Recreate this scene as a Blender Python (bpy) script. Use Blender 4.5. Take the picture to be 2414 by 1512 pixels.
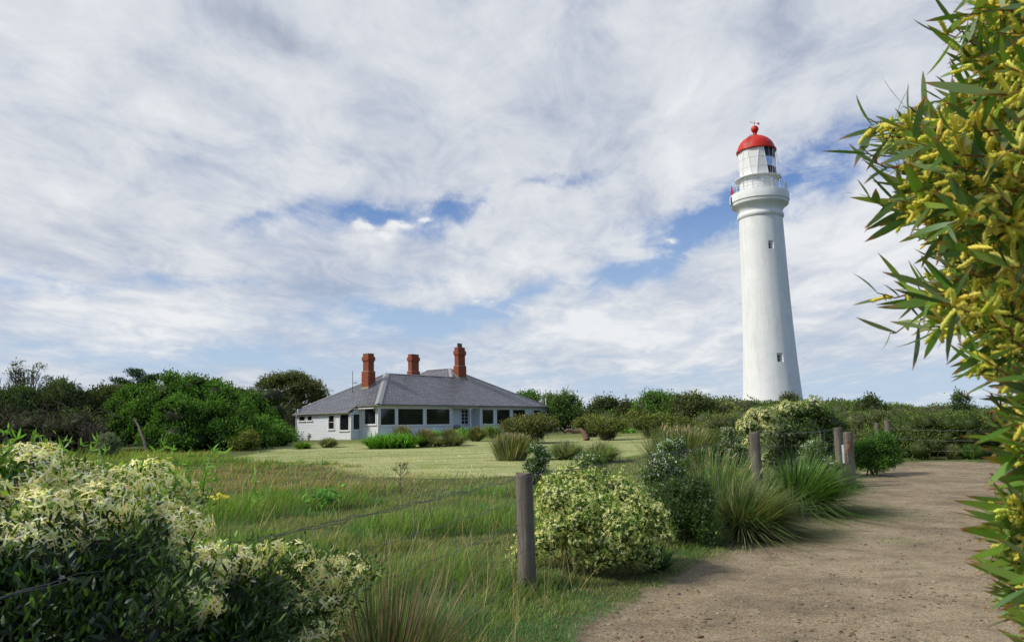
import bpy, bmesh, math, random
import numpy as np
from math import radians, sin, cos, pi
for o in list(bpy.data.objects): bpy.data.objects.remove(o)
SC = bpy.context.scene
COL = SC.collection
rng = np.random.default_rng(7)
random.seed(7)

# ------------------------------------------------------------------ camera
EYE = 1.6
PITCH, ROLL = radians(7.65), radians(-1.28)
_F = np.array([0, cos(PITCH), sin(PITCH)]); _u = np.array([0, -sin(PITCH), cos(PITCH)]); _x = np.array([1.0, 0, 0])
_X = cos(ROLL)*_x + sin(ROLL)*_u; _U = -sin(ROLL)*_x + cos(ROLL)*_u
cam = bpy.data.cameras.new('camera'); camo = bpy.data.objects.new('camera', cam); COL.objects.link(camo)
cam.sensor_width = 36; cam.lens = 3150/4096*36; cam.clip_start = 0.05; cam.clip_end = 20000
from mathutils import Matrix, Vector
camo.matrix_world = Matrix(((_X[0], _U[0], -_F[0], 0), (_X[1], _U[1], -_F[1], 0), (_X[2], _U[2], -_F[2], EYE), (0, 0, 0, 1)))
cam.dof.use_dof = True; cam.dof.focus_distance = 20; cam.dof.aperture_fstop = 11
SC.camera = camo
FP = 3150*2414/4096; CXP, CYP = 1207.0, 756.0        # focal length and centre of a 2414 px wide picture
def ray(px, py): return _F + _X*((px-CXP)/FP) - _U*((py-CYP)/FP)
def at(px, py, Y):
    d = ray(px, py); return np.array([0, 0, EYE]) + d*(Y/d[1])

# ------------------------------------------------------------------ sky and sun
SUN_AZ, SUN_EL = radians(-104), radians(42)
SC.view_settings.view_transform = 'Standard'; SC.view_settings.look = 'None'
SC.view_settings.exposure = 0.0; SC.view_settings.gamma = 1
W = bpy.data.worlds.new('World'); SC.world = W; W.use_nodes = True
def azel(px, py):
    d = ray(px, py); d = d/np.linalg.norm(d); return math.atan2(d[0], d[1]), math.asin(d[2])
def build_world():
    nt = W.node_tree; nt.nodes.clear(); L = nt.links.new
    def N(t, **k):
        n = nt.nodes.new(t)
        for a, b in k.items(): setattr(n, a, b)
        return n
    def M(op, a, b=None, c=None, clamp=False):
        n = N('ShaderNodeMath', operation=op, use_clamp=clamp)
        for i, v in enumerate((a, b, c)):
            if v is None: continue
            if isinstance(v, (int, float)): n.inputs[i].default_value = v
            else: L(v, n.inputs[i])
        return n.outputs[0]
    tc = N('ShaderNodeTexCoord'); sep = N('ShaderNodeSeparateXYZ'); L(tc.outputs['Generated'], sep.inputs[0])
    X, Y, Z = sep.outputs
    az = M('ARCTAN2', X, Y); el = M('ARCSINE', Z)
    # planar cloud layer coordinates
    zk = M('ADD', M('MAXIMUM', Z, 0.0), 0.10)
    cmb = N('ShaderNodeCombineXYZ'); L(M('DIVIDE', X, zk), cmb.inputs[0]); L(M('DIVIDE', Y, zk), cmb.inputs[1])
    def noise(vec, scale, det=6, rough=.55, rot=0, sx=1, sy=1, off=0, dist=0, out=0):
        mp = N('ShaderNodeMapping'); mp.inputs['Rotation'].default_value = (0, 0, rot); mp.inputs['Scale'].default_value = (sx, sy, 1)
        mp.inputs['Location'].default_value = (off, off*.7, off*.3)
        L(vec, mp.inputs[0]); n = N('ShaderNodeTexNoise'); n.inputs['Scale'].default_value = scale; n.inputs['Detail'].default_value = det
        n.inputs['Roughness'].default_value = rough; n.inputs['Distortion'].default_value = dist; L(mp.outputs[0], n.inputs['Vector']); return n.outputs[out]
    wv = noise(tc.outputs['Generated'], 5, 2, .6, off=3, out=1)
    ws = N('ShaderNodeSeparateXYZ'); L(wv, ws.inputs[0])
    wv2 = noise(tc.outputs['Generated'], 22, 4, .7, off=9, out=1)
    ws2 = N('ShaderNodeSeparateXYZ'); L(wv2, ws2.inputs[0])
    azw = M('ADD', az, M('ADD', M('MULTIPLY', M('SUBTRACT', ws.outputs[0], .5), .30), M('MULTIPLY', M('SUBTRACT', ws2.outputs[0], .5), .09)))
    elw = M('ADD', el, M('ADD', M('MULTIPLY', M('SUBTRACT', ws.outputs[1], .5), .10), M('MULTIPLY', M('SUBTRACT', ws2.outputs[1], .5), .04)))
    # ellipse group
    g = bpy.data.node_groups.new('patch', 'ShaderNodeTree')
    for nm in ('az', 'el', 'a0', 'e0', 'ra', 're', 'c', 's', 'amp'): g.interface.new_socket(nm, in_out='INPUT', socket_type='NodeSocketFloat')
    g.interface.new_socket('v', in_out='OUTPUT', socket_type='NodeSocketFloat')
    gi = g.nodes.new('NodeGroupInput'); go = g.nodes.new('NodeGroupOutput')
    def G(op, a, b=None):
        n = g.nodes.new('ShaderNodeMath'); n.operation = op
        for i, v in enumerate((a, b)):
            if v is None: continue
            if isinstance(v, (int, float)): n.inputs[i].default_value = v
            else: g.links.new(v, n.inputs[i])
        return n.outputs[0]
    I = gi.outputs
    dx = G('SUBTRACT', I['az'], I['a0']); dy = G('SUBTRACT', I['el'], I['e0'])
    u = G('DIVIDE', G('ADD', G('MULTIPLY', dx, I['c']), G('MULTIPLY', dy, I['s'])), I['ra'])
    v = G('DIVIDE', G('SUBTRACT', G('MULTIPLY', dy, I['c']), G('MULTIPLY', dx, I['s'])), I['re'])
    e = G('EXPONENT', G('MULTIPLY', G('ADD', G('MULTIPLY', u, u), G('MULTIPLY', v, v)), -1.0))
    g.links.new(G('MULTIPLY', e, I['amp']), go.inputs[0])
    def patches(lst, az_, el_):
        acc = None
        for (px, py, rx, ry, rot, amp) in lst:
            a0, e0 = azel(px, py); n = N('ShaderNodeGroup'); n.node_tree = g
            L(az_, n.inputs['az']); L(el_, n.inputs['el'])
            for k, val in dict(a0=a0, e0=e0, ra=rx/FP*.92, re=ry/FP*.92, c=cos(radians(rot)), s=sin(radians(rot)), amp=amp).items(): n.inputs[k].default_value = val
            acc = n.outputs[0] if acc is None else M('ADD', acc, n.outputs[0])
        return acc
    gaps = [(1910, 400, 250, 72, 18, .9), (1690, 505, 190, 56, 14, .85), (1490, 625, 170, 44, 20, .7), (1390, 428, 150, 18, 6, .5),
            (900, 525, 170, 38, 14, .62), (1040, 478, 130, 26, 18, .42), (1010, 745, 190, 36, 4, .75), (1150, 695, 220, 26, 14, .42),
            (430, 652, 190, 18, 3, .32), (60, 660, 120, 26, 0, .5), (700, 520, 120, 18, 12, .35), (2230, 880, 300, 60, 0, .3), (500, 855, 420, 36, 0, .5), (2300, 930, 500, 50, 0, .35), (1500, 905, 400, 26, 0, .35), (1030, 620, 90, 30, 30, .25)]
    lights = [(1340, 775, 190, 42, 12, .62), (1620, 770, 300, 55, 6, .4), (2020, 560, 200, 90, 12, .42), (700, 400, 300, 90, -20, .30), (380, 765, 420, 50, 3, .45),
              (1220, 590, 230, 60, 20, .35), (50, 130, 110, 80, 0, .3), (600, 60, 170, 60, -14, -.75), (330, 190, 260, 60, -10, -.40), (1750, 40, 500, 80, 10, -.2), (60, 540, 220, 50, 0, -.25), (830, 705, 130, 14, 0, -.35), (420, 880, 300, 30, 0, -.2)]
    puffs = [(935, 533, 34, 12, 0, 1.0), (903, 556, 26, 9, 0, 1.0), (858, 532, 22, 9, 0, .9), (995, 517, 24, 10, 10, .9), (1575, 567, 24, 8, 0, .8)]
    azp = M('ADD', az, M('MULTIPLY', M('SUBTRACT', ws2.outputs[0], .5), .05)); elp = M('ADD', el, M('MULTIPLY', M('SUBTRACT', ws2.outputs[1], .5), .035))
    gap = patches(gaps, azw, elw); lig = patches(lights, azw, elw); puf = patches(puffs, azp, elp)
    n1 = noise(cmb.outputs[0], .95, 8, .60, rot=radians(24), sx=1.35, sy=.62, off=2.2, dist=.9)      # streaks
    n2 = noise(cmb.outputs[0], 3.4, 7, .64, rot=radians(-20), sx=1.3, sy=.8, off=6.1, dist=.5)     # mottled and wispy
    n4 = noise(tc.outputs['Generated'], 3.0, 3, .5, off=7)
    tex = M('ADD', M('ADD', M('MULTIPLY', M('SUBTRACT', n1, .5), 1.05), M('MULTIPLY', M('SUBTRACT', n4, .5), .45)), M('MULTIPLY', M('SUBTRACT', n2, .5), .90))
    low = M('MULTIPLY', M('SUBTRACT', .20, Z, None, True), 1.9)
    back = M('MULTIPLY', M('ADD', M('MULTIPLY', X, 1.0), M('SUBTRACT', .12, Y), None, True), .85)          # clearing added to the unseen sky behind and right, to lower ambient light
    cov = M('SUBTRACT', M('ADD', .93, M('MULTIPLY', tex, 1.15)), M('ADD', M('ADD', back, low), M('MULTIPLY', gap, M('ADD', 1.3, M('MULTIPLY', tex, -1.9)))))
    cov = M('ADD', cov, M('MULTIPLY', puf, 1.0))
    ss = N('ShaderNodeMapRange', interpolation_type='SMOOTHSTEP'); L(cov, ss.inputs[0])
    ss.inputs[1].default_value = -.22; ss.inputs[2].default_value = 1.06; ss.inputs[3].default_value = .03; ss.inputs[4].default_value = 1
    br = M('ADD', M('ADD', .59, M('MULTIPLY', tex, 1.15)), M('ADD', M('MULTIPLY', lig, .55), M('MULTIPLY', puf, .45)))
    cr = N('ShaderNodeValToRGB'); L(br, cr.inputs[0])
    E = cr.color_ramp.elements
    E[0].position = 0; E[0].color = (.33, .385, .48, 1); E[1].position = 1; E[1].color = (.84, .86, .88, 1)
    e2 = cr.color_ramp.elements.new(.45); e2.color = (.56, .60, .685, 1)
    # clear air : Nishita sky
    sk = N('ShaderNodeTexSky', sky_type='NISHITA'); sk.sun_disc = False; sk.sun_elevation = SUN_EL; sk.sun_rotation = SUN_AZ % (2*pi)
    sk.air_density = 1.0; sk.dust_density = .6; sk.ozone_density = 2.0
    # pull the hazy rim of the clear air towards pale blue
    rim = N('ShaderNodeMix', data_type='RGBA'); rf = N('ShaderNodeMapRange'); L(Z, rf.inputs[0]); rf.inputs[1].default_value = 0; rf.inputs[2].default_value = .30; rf.inputs[3].default_value = 1; rf.inputs[4].default_value = 0
    L(rf.outputs[0], rim.inputs[0]); rim.inputs[7].default_value = (5.2, 6.4, 7.9, 1); tb = N('ShaderNodeMix', data_type='RGBA', blend_type='MULTIPLY'); tb.inputs[0].default_value = 1; tb.inputs[7].default_value = (.62, .86, 1.22, 1)
    L(sk.outputs[0], tb.inputs[6]); L(tb.outputs[2], rim.inputs[6])
    bg1 = N('ShaderNodeBackground'); L(rim.outputs[2], bg1.inputs[0]); bg1.inputs[1].default_value = .10
    bg2 = N('ShaderNodeBackground'); L(cr.outputs[0], bg2.inputs[0]); bg2.inputs[1].default_value = 1.0
    mx = N('ShaderNodeMixShader'); L(ss.outputs[0], mx.inputs[0]); L(bg1.outputs[0], mx.inputs[1]); L(bg2.outputs[0], mx.inputs[2])
    out = N('ShaderNodeOutputWorld'); L(mx.outputs[0], out.inputs[0])
build_world()
W.cycles.sampling_method = 'MANUAL'; W.cycles.sample_map_resolution = 1024
sl = bpy.data.lights.new('sun', 'SUN'); sl.energy = 3.4; sl.angle = radians(9); sl.color = (1, .94, .84)
so = bpy.data.objects.new('sun', sl); COL.objects.link(so)
sd = Vector((sin(SUN_AZ)*cos(SUN_EL), cos(SUN_AZ)*cos(SUN_EL), sin(SUN_EL)))
so.rotation_euler = sd.to_track_quat('Z', 'Y').to_euler(); so.location = (-30, -10, 40)

# ------------------------------------------------------------------ materials
def mat(name, col=(.5, .5, .5), rough=.6, metal=0, spec=.5):
    m = bpy.data.materials.new(name); m.use_nodes = True; b = m.node_tree.nodes['Principled BSDF']
    b.inputs['Base Color'].default_value = (*col, 1); b.inputs['Roughness'].default_value = rough; b.inputs['Metallic'].default_value = metal
    b.inputs['Specular IOR Level'].default_value = spec; return m
class NB:
    """little node builder bound to one material"""
    def __init__(s, m): s.nt = m.node_tree; s.b = s.nt.nodes.get('Principled BSDF'); s.L = s.nt.links.new
    def n(s, t, ins=None, **k):
        x = s.nt.nodes.new(t)
        for a, b in k.items(): setattr(x, a, b)
        for a, b in (ins or {}).items():
            if hasattr(b, 'is_linked') or hasattr(b, 'links'): s.L(b, x.inputs[a])
            else: x.inputs[a].default_value = b
        return x
    def coord(s, kind='Object', sc=(1, 1, 1), rot=(0, 0, 0)):
        t = s.n('ShaderNodeTexCoord'); mp = s.n('ShaderNodeMapping', {'Scale': sc, 'Rotation': rot}); s.L(t.outputs[kind], mp.inputs[0]); return mp.outputs[0]
    def noise(s, vec, scale, det=4, rough=.5):
        x = s.n('ShaderNodeTexNoise', {'Scale': scale, 'Detail': det, 'Roughness': rough}); s.L(vec, x.inputs['Vector']); return x.outputs[0]
    def ramp(s, f, stops):
        r = s.n('ShaderNodeValToRGB'); s.L(f, r.inputs[0]); e = r.color_ramp.elements
        while len(e) < len(stops): e.new(.5)
        for i, (p, c) in enumerate(stops): e[i].position = p; e[i].color = (*c, 1) if len(c) == 3 else c
        return r.outputs[0]
    def mix(s, f, a, b, mode='MIX'):
        x = s.n('ShaderNodeMix', data_type='RGBA', blend_type=mode)
        for i, v in ((0, f), (6, a), (7, b)):
            if isinstance(v, (int, float)): x.inputs[i].default_value = v
            elif isinstance(v, tuple): x.inputs[i].default_value = (*v, 1) if len(v) == 3 else v
            else: s.L(v, x.inputs[i])
        return x.outputs[2]
    def math(s, op, a, b=0.0, clamp=False):
        x = s.n('ShaderNodeMath', operation=op, use_clamp=clamp)
        for i, v in ((0, a), (1, b)):
            if isinstance(v, (int, float)): x.inputs[i].default_value = v
            else: s.L(v, x.inputs[i])
        return x.outputs[0]
    def bump(s, h, strength=.3, dist=.02):
        x = s.n('ShaderNodeBump', {'Strength': strength, 'Distance': dist}); s.L(h, x.inputs['Height']); s.L(x.outputs[0], s.b.inputs['Normal'])
    def col(s, c): s.L(c, s.b.inputs['Base Color'])
    def rough(s, c): s.L(c, s.b.inputs['Roughness'])
def noisy(name, c1, c2, scale=5, rough=.7, bump=.2, bd=.01, sc=(1, 1, 1), det=5, lo=.35, hi=.65, metal=0):
    m = mat(name, c1, rough, metal); k = NB(m); v = k.coord('Object', sc); n = k.noise(v, scale, det, .6)
    k.col(k.ramp(n, [(lo, c1), (hi, c2)]))
    if bump: k.bump(k.noise(v, scale*3, 4, .6), bump, bd)
    return m
def leafmat(name, transl=.3, gloss=.12, rough=.45, gain=1.5, warm=(1.14, 1.04, .72)):
    m = bpy.data.materials.new(name); m.use_nodes = True; nt = m.node_tree; nt.nodes.clear(); L = nt.links.new
    at_ = nt.nodes.new('ShaderNodeAttribute'); at_.attribute_name = 'tint'; a = nt.nodes.new('ShaderNodeVectorMath'); a.operation = 'MULTIPLY'; a.inputs[1].default_value = (gain*warm[0], gain*warm[1], gain*warm[2]); L(at_.outputs[0], a.inputs[0])
    d = nt.nodes.new('ShaderNodeBsdfDiffuse'); t = nt.nodes.new('ShaderNodeBsdfTranslucent'); g = nt.nodes.new('ShaderNodeBsdfGlossy')
    hs = nt.nodes.new('ShaderNodeMix'); hs.data_type = 'RGBA'; hs.blend_type = 'MULTIPLY'; hs.inputs[0].default_value = 1; hs.inputs[7].default_value = (1.3, 1.35, .7, 1)
    L(a.outputs[0], hs.inputs[6]); L(a.outputs[0], d.inputs[0]); L(hs.outputs[2], t.inputs[0])
    g.inputs['Color'].default_value = (.8, .85, .9, 1); g.inputs['Roughness'].default_value = rough
    m1 = nt.nodes.new('ShaderNodeMixShader'); m1.inputs[0].default_value = transl; L(d.outputs[0], m1.inputs[1]); L(t.outputs[0], m1.inputs[2])
    m2 = nt.nodes.new('ShaderNodeMixShader'); m2.inputs[0].default_value = gloss*.05; L(m1.outputs[0], m2.inputs[1]); L(g.outputs[0], m2.inputs[2])
    o = nt.nodes.new('ShaderNodeOutputMaterial'); L(m2.outputs[0], o.inputs[0]); return m
LEAF = leafmat('leaf', .30, .35, .6, 1.75, (1.0, 1.05, .78))
LEAFG = leafmat('leaf_glossy', .30, .8, .5, 1.75, (.98, 1.08, .78))
GRASSM = leafmat('grass_blade', .34, .3, .6, 1.7, (1.0, 1.0, .88))
PETAL = leafmat('petal', .25, .1, .7, 1.22, (1, 1, 1))
BARK = noisy('bark', (.085, .065, .05), (.17, .14, .115), 9, .9, .6, .02, (1, 1, .3))
TWIG = noisy('twig', (.07, .055, .045), (.14, .115, .095), 20, .9, 0)

# ------------------------------------------------------------------ object helpers
def tag(o, label=None, cat=None, group=None, kind=None):
    if label: o['label'] = label
    if cat: o['category'] = cat
    if group: o['group'] = group
    if kind: o['kind'] = kind
    return o
def empty(name, loc=(0, 0, 0), rz=0):
    o = bpy.data.objects.new(name, None); COL.objects.link(o); o.location = loc; o.rotation_euler = (0, 0, rz); o.empty_display_size = .3; return o
def npmesh(name, V, Q, material, parent=None, tint=None, smooth=False, uv=None, mi=None):
    """fast quad/tri mesh from numpy; V world coords when no parent, else parent's coords"""
    me = bpy.data.meshes.new(name); V = np.asarray(V, np.float32).reshape(-1, 3); Q = np.asarray(Q, np.int32); k = Q.shape[1]
    me.vertices.add(len(V)); me.vertices.foreach_set('co', V.ravel())
    me.loops.add(Q.size); me.loops.foreach_set('vertex_index', Q.ravel())
    me.polygons.add(len(Q)); me.polygons.foreach_set('loop_start', np.arange(0, Q.size, k, dtype=np.int32))
    if smooth: me.polygons.foreach_set('use_smooth', np.ones(len(Q), bool))
    mats = material if isinstance(material, (list, tuple)) else [material]
    for m in mats: me.materials.append(m)
    if mi is not None: me.polygons.foreach_set('material_index', np.asarray(mi, np.int32))
    me.update(calc_edges=True)
    if tint is not None:
        a = me.attributes.new('tint', 'FLOAT_COLOR', 'POINT'); c = np.ones((len(V), 4), np.float32); c[:, :3] = tint; a.data.foreach_set('color', c.ravel())
    o = bpy.data.objects.new(name, me); COL.objects.link(o)
    if parent: o.parent = parent
    return o
class MB:
    """collects boxes, prisms, tubes -> one mesh"""
    def __init__(s): s.v = []; s.f = []; s.uv = []
    def add(s, vs, fs, uvs=None):
        n = len(s.v); s.v += [tuple(map(float, v)) for v in vs]
        for i, f in enumerate(fs):
            s.f.append(tuple(n+j for j in f)); s.uv.append(uvs[i] if uvs else None)
    def box(s, x0, x1, y0, y1, z0, z1):
        s.add([(x0, y0, z0), (x1, y0, z0), (x1, y1, z0), (x0, y1, z0), (x0, y0, z1), (x1, y0, z1), (x1, y1, z1), (x0, y1, z1)],
              [(0, 3, 2, 1), (4, 5, 6, 7), (0, 1, 5, 4), (1, 2, 6, 5), (2, 3, 7, 6), (3, 0, 4, 7)])
    def tube(s, pts, rads, n=8, cap=True):
        pts = [Vector(p) for p in pts]
        if isinstance(rads, (int, float)): rads = [rads]*len(pts)
        rings = []; up = Vector((0, 0, 1))
        for i, p in enumerate(pts):
            d = (pts[min(i+1, len(pts)-1)]-pts[max(i-1, 0)])
            if d.length < 1e-9: d = Vector((0, 0, 1))
            d.normalize(); a = up if abs(d.z) < .9 else Vector((1, 0, 0)); x = d.cross(a).normalized(); y = d.cross(x)
            rings.append([p+(x*cos(2*pi*k/n)+y*sin(2*pi*k/n))*rads[i] for k in range(n)])
        vs = [v for r in rings for v in r]; fs = []
        for i in range(len(pts)-1):
            for k in range(n): fs.append((i*n+k, i*n+(k+1) % n, (i+1)*n+(k+1) % n, (i+1)*n+k))
        if cap: fs.append(tuple(range(n))[::-1]); fs.append(tuple((len(pts)-1)*n+k for k in range(n)))
        s.add(vs, fs)
    def lathe(s, prof, n=48, c=(0, 0, 0), capt=False, capb=False):
        vs = []; m = len(prof)
        for r, z in prof:
            for k in range(n): a = 2*pi*k/n; vs.append((c[0]+r*cos(a), c[1]+r*sin(a), c[2]+z))
        fs = [(i*n+k, i*n+(k+1) % n, (i+1)*n+(k+1) % n, (i+1)*n+k) for i in range(m-1) for k in range(n)]
        if capb: fs.append(tuple(range(n))[::-1])
        if capt: fs.append(tuple((m-1)*n+k for k in range(n)))
        s.add(vs, fs)
    def build(s, name, material, parent=None, smooth=False, bevel=0, M=None):
        me = bpy.data.meshes.new(name); me.from_pydata(s.v, [], s.f); me.update()
        if any(u for u in s.uv):
            ul = me.uv_layers.new(name='UVMap')
            for p, u in zip(me.polygons, s.uv):
                if u:
                    for li, c in zip(p.loop_indices, u): ul.data[li].uv = c
        bm = bmesh.new(); bm.from_mesh(me); bmesh.ops.recalc_face_normals(bm, faces=bm.faces); bm.to_mesh(me); bm.free()
        if smooth:
            for p in me.polygons: p.use_smooth = True
        me.materials.append(material)
        o = bpy.data.objects.new(name, me); COL.objects.link(o)
        if parent: o.parent = parent
        if bevel:
            b = o.modifiers.new('bevel', 'BEVEL'); b.width = bevel; b.segments = 2; b.limit_method = 'ANGLE'
        if smooth and smooth != 'all':
            me.set_sharp_from_angle(angle=radians(35))
        return o

# ------------------------------------------------------------------ noise + terrain
_lat = rng.random((256, 256))
def vnoise(x, y):
    xi = np.floor(x).astype(int); yi = np.floor(y).astype(int); fx = x-xi; fy = y-yi
    fx = fx*fx*(3-2*fx); fy = fy*fy*(3-2*fy); a = _lat[xi & 255, yi & 255]; b = _lat[(xi+1) & 255, yi & 255]; c = _lat[xi & 255, (yi+1) & 255]; d = _lat[(xi+1) & 255, (yi+1) & 255]
    return (a*(1-fx)+b*fx)*(1-fy)+(c*(1-fx)+d*fx)*fy
def fbm(x, y, o=4):
    s = 0; a = .5
    for i in range(o): s = s+a*vnoise(x*2**i+17*i, y*2**i+31*i); a *= .5
    return s/(1-.5**o)
def sstep(a, b, x): t = np.clip((x-a)/(b-a), 0, 1); return t*t*(3-2*t)
TX, TY = 31.04, 95.0
def gz(x, y):
    x = np.asarray(x, float); y = np.asarray(y, float); r = np.hypot(x, y)
    z = .85*sstep(4, 62, y) * 1.0
    hill = 2.35*np.exp(-(np.abs(x-TX+4)/np.where(x > TX-4, 19, 26))**2.4-((y-TY-3)/32)**2)
    hill *= sstep(2, 22, x-(-2)) * sstep(30, 60, y)
    z = z+hill
    z = z-16*sstep(150, 330, r)
    z = z+.05*(fbm(x*.35, y*.35, 3)-.5)*sstep(2, 12, r)*(1-sstep(56, 60, y)*(1-sstep(100, 110, y))*(x < 12)*(x > -25))
    return z
def gnd(px, py, ymax=130, y0=1.5):
    ys = np.linspace(y0, ymax, 4000); d = ray(px, py); P = np.array([0, 0, EYE])[None]+d[None]*(ys/d[1])[:, None]
    below = P[:, 2] <= gz(P[:, 0], P[:, 1]); i = np.argmax(below) if below.any() else len(ys)-1
    return P[i]
def sdpoly(P, poly):
    """signed distance, negative inside. P (N,2)"""
    poly = np.asarray(poly, float); d = np.full(len(P), 1e18); s = np.ones(len(P)); n = len(poly)
    for i in range(n):
        a = poly[i]; b = poly[i-1]; e = b-a; w = P-a; t = np.clip((w@e)/(e@e), 0, 1); q = w-t[:, None]*e; d = np.minimum(d, (q*q).sum(1))
        c = np.stack([P[:, 1] >= a[1], P[:, 1] < b[1], e[0]*w[:, 1] > e[1]*w[:, 0]]); s[np.all(c, 0) | np.all(~c, 0)] *= -1
    return s*np.sqrt(d)
def gpoly(pts): return [tuple(gnd(*p)[:2]) for p in pts]
PATH = gpoly([(1330, 1472), (1500, 1392), (1620, 1330), (1720, 1268), (1880, 1212), (1990, 1172), (2040, 1148), (2010, 1128), (2015, 1110), (2090, 1102), (2120, 1088), (2240, 1084), (2330, 1088), (2414, 1086)])
PATH = [(.25, -6), (-.1, 2.4), (.15, 3.6)] + PATH + [(PATH[-1][0]+9, PATH[-1][1]), (16, 6), (12, -6)]
LAWN = gpoly([(440, 1085), (560, 1088), (640, 1094), (760, 1098), (800, 1114), (860, 1124), (1000, 1128), (1130, 1126), (1240, 1120), (1330, 1104), (1480, 1085), (1560, 1058)])
LAWN = LAWN + [(13, 47), (8, 63), (-2, 66), (-18, 80), (-24, 72), (-21.5, 52)] + gpoly([(640, 1062), (560, 1074)])
NEARLAWN = gpoly([(640, 1062), (700, 1040)])
def lawn_sd(P): return sdpoly(P, LAWN)
def path_sd(P): return sdpoly(P, PATH)

def ground():
    ang = np.concatenate([np.linspace(-48, 48, 300), np.linspace(52, 308, 66)]); ang = np.radians(ang)
    rr = np.concatenate([[.0], .7*1.0165**np.arange(0, 375), [380, 480, 700, 1200, 2500]])
    A, Rr = np.meshgrid(ang, rr); x = (Rr*np.sin(A)).ravel(); y = (Rr*np.cos(A)).ravel()
    P = np.stack([x, y], 1); pd = path_sd(P); ld = lawn_sd(P)
    z = gz(x, y)
    tr = .035*np.exp(-((pd+1.2)/.5)**2)
    z = z-.03*sstep(.1, -.3, pd)+ .02*(fbm(x*1.2, y*1.2, 4)-.5)*sstep(.2, -.2, pd)
    n = len(ang); m = len(rr); i = np.arange(m-1)[:, None]*n; j = np.arange(n)[None]; jn = (j+1) % n
    Q = np.stack([i+j, i+n+j, i+n+jn, i+jn], -1).reshape(-1, 4)
    M_ = mat('ground', (.1, .1, .05), .95, spec=.2); k = NB(M_)
    o = npmesh('ground', np.stack([x, y, z], 1), Q[:, ::-1], M_, smooth=True)
    for nm, val in (('pathd', pd), ('lawnd', ld)):
        a = o.data.attributes.new(nm, 'FLOAT', 'POINT'); a.data.foreach_set('value', np.clip(val, -50, 50).astype(np.float32))
    tag(o, kind='structure')
    v = k.coord('Object'); ap = k.n('ShaderNodeAttribute', attribute_name='pathd').outputs['Fac']; al = k.n('ShaderNodeAttribute', attribute_name='lawnd').outputs['Fac']
    nE = k.noise(v, 1.6, 8, .68); nF = k.noise(v, 9, 7, .65); nG = k.noise(v, 60, 5, .7); nB = k.noise(v, .35, 5, .6)
    # gravel path
    sand = k.ramp(nF, [(.25, (.24, .19, .13)), (.5, (.37, .305, .21)), (.75, (.50, .42, .30))])
    damp = k.ramp(k.math('ADD', k.math('MULTIPLY', nE, .6), k.math('MULTIPLY', nB, .4)), [(.40, (.12, .092, .066)), (.49, (.26, .205, .14)), (.58, (.40, .33, .235))])
    pc = k.mix(.62, sand, damp)
    pc = k.mix(.75, pc, k.ramp(nG, [(.3, (.45, .43, .4)), (.5, (1, 1, 1)), (.68, (1.7, 1.65, 1.5))]), 'MULTIPLY')
    vor = k.n('ShaderNodeTexVoronoi', {'Scale': 34.0, 'Randomness': 1.0}); k.L(v, vor.inputs['Vector'])
    peb = k.math('LESS_THAN', vor.outputs['Distance'], .17); wn = k.n('ShaderNodeTexWhiteNoise'); k.L(vor.outputs['Position'], wn.inputs['Vector'])
    peb = k.math('MULTIPLY', peb, k.math('GREATER_THAN', wn.outputs[0], .72))
    pc = k.mix(peb, pc, k.ramp(wn.outputs[0], [(.72, (.24, .15, .09)), (.8, (.10, .07, .05)), (.88, (.5, .42, .3)), (.97, (.68, .63, .54))]))
    vo2 = k.n('ShaderNodeTexVoronoi', {'Scale': 110.0}); k.L(v, vo2.inputs['Vector'])
    pc = k.mix(.7, pc, k.ramp(vo2.outputs['Color'], [(.15, (.55, .52, .5)), (.5, (1, 1, 1)), (.9, (1.5, 1.45, 1.35))]), 'MULTIPLY')
    # grass patches in path
    gp = k.ramp(k.noise(k.coord('Object', (1, 2.4, 1)), 1.1, 9, .75), [(.56, (0, 0, 0)), (.66, (1, 1, 1))])
    pc = k.mix(k.math('MULTIPLY', gp, .55), pc, (.085, .10, .035))
    # rough ground under long grass
    rg = k.ramp(nE, [(.35, (.05, .075, .022)), (.6, (.10, .12, .04)), (.75, (.16, .15, .075))])
    # mown lawn with rows of clippings
    rows = k.noise(k.coord('Object', (.35, 1.5, 1), (0, 0, radians(-10))), .42, 9, .74); fine = k.noise(k.coord('Object', (.6, 2.4, 1), (0, 0, radians(-10))), 2.2, 8, .75)
    lw = k.mix(.38, k.ramp(rows, [(.38, (.12, .18, .035)), (.50, (.28, .31, .115)), (.62, (.46, .45, .22))]), k.ramp(fine, [(.36, (.10, .14, .03)), (.5, (.33, .34, .13)), (.64, (.62, .59, .33))]))
    fresh = k.n('ShaderNodeSeparateXYZ'); k.L(v, fresh.inputs[0])
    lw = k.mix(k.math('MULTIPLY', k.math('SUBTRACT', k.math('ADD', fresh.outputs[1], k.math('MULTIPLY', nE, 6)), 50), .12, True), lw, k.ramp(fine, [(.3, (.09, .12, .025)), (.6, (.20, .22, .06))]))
    fl = k.math('MULTIPLY', k.math('ADD', al, k.math('MULTIPLY', k.math('SUBTRACT', nE, .5), 1.2)), -2.5, True)
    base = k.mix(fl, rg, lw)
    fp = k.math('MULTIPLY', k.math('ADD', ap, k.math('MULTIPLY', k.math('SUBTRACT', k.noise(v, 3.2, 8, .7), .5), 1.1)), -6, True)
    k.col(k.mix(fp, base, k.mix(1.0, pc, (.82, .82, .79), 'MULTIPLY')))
    hh = k.math('ADD', k.math('MULTIPLY', nF, .5), k.math('ADD', k.math('MULTIPLY', nG, .25), k.math('MULTIPLY', peb, .35)))
    hh = k.math('ADD', hh, k.math('MULTIPLY', fine, .6)); k.bump(hh, .8, .03)
    w = MB(); w.lathe([(120, -9), (6000, -9)], 64); wm = mat('sea', (.02, .07, .1), .12); tag(w.build('water', wm), kind='structure')
ground()

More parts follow.
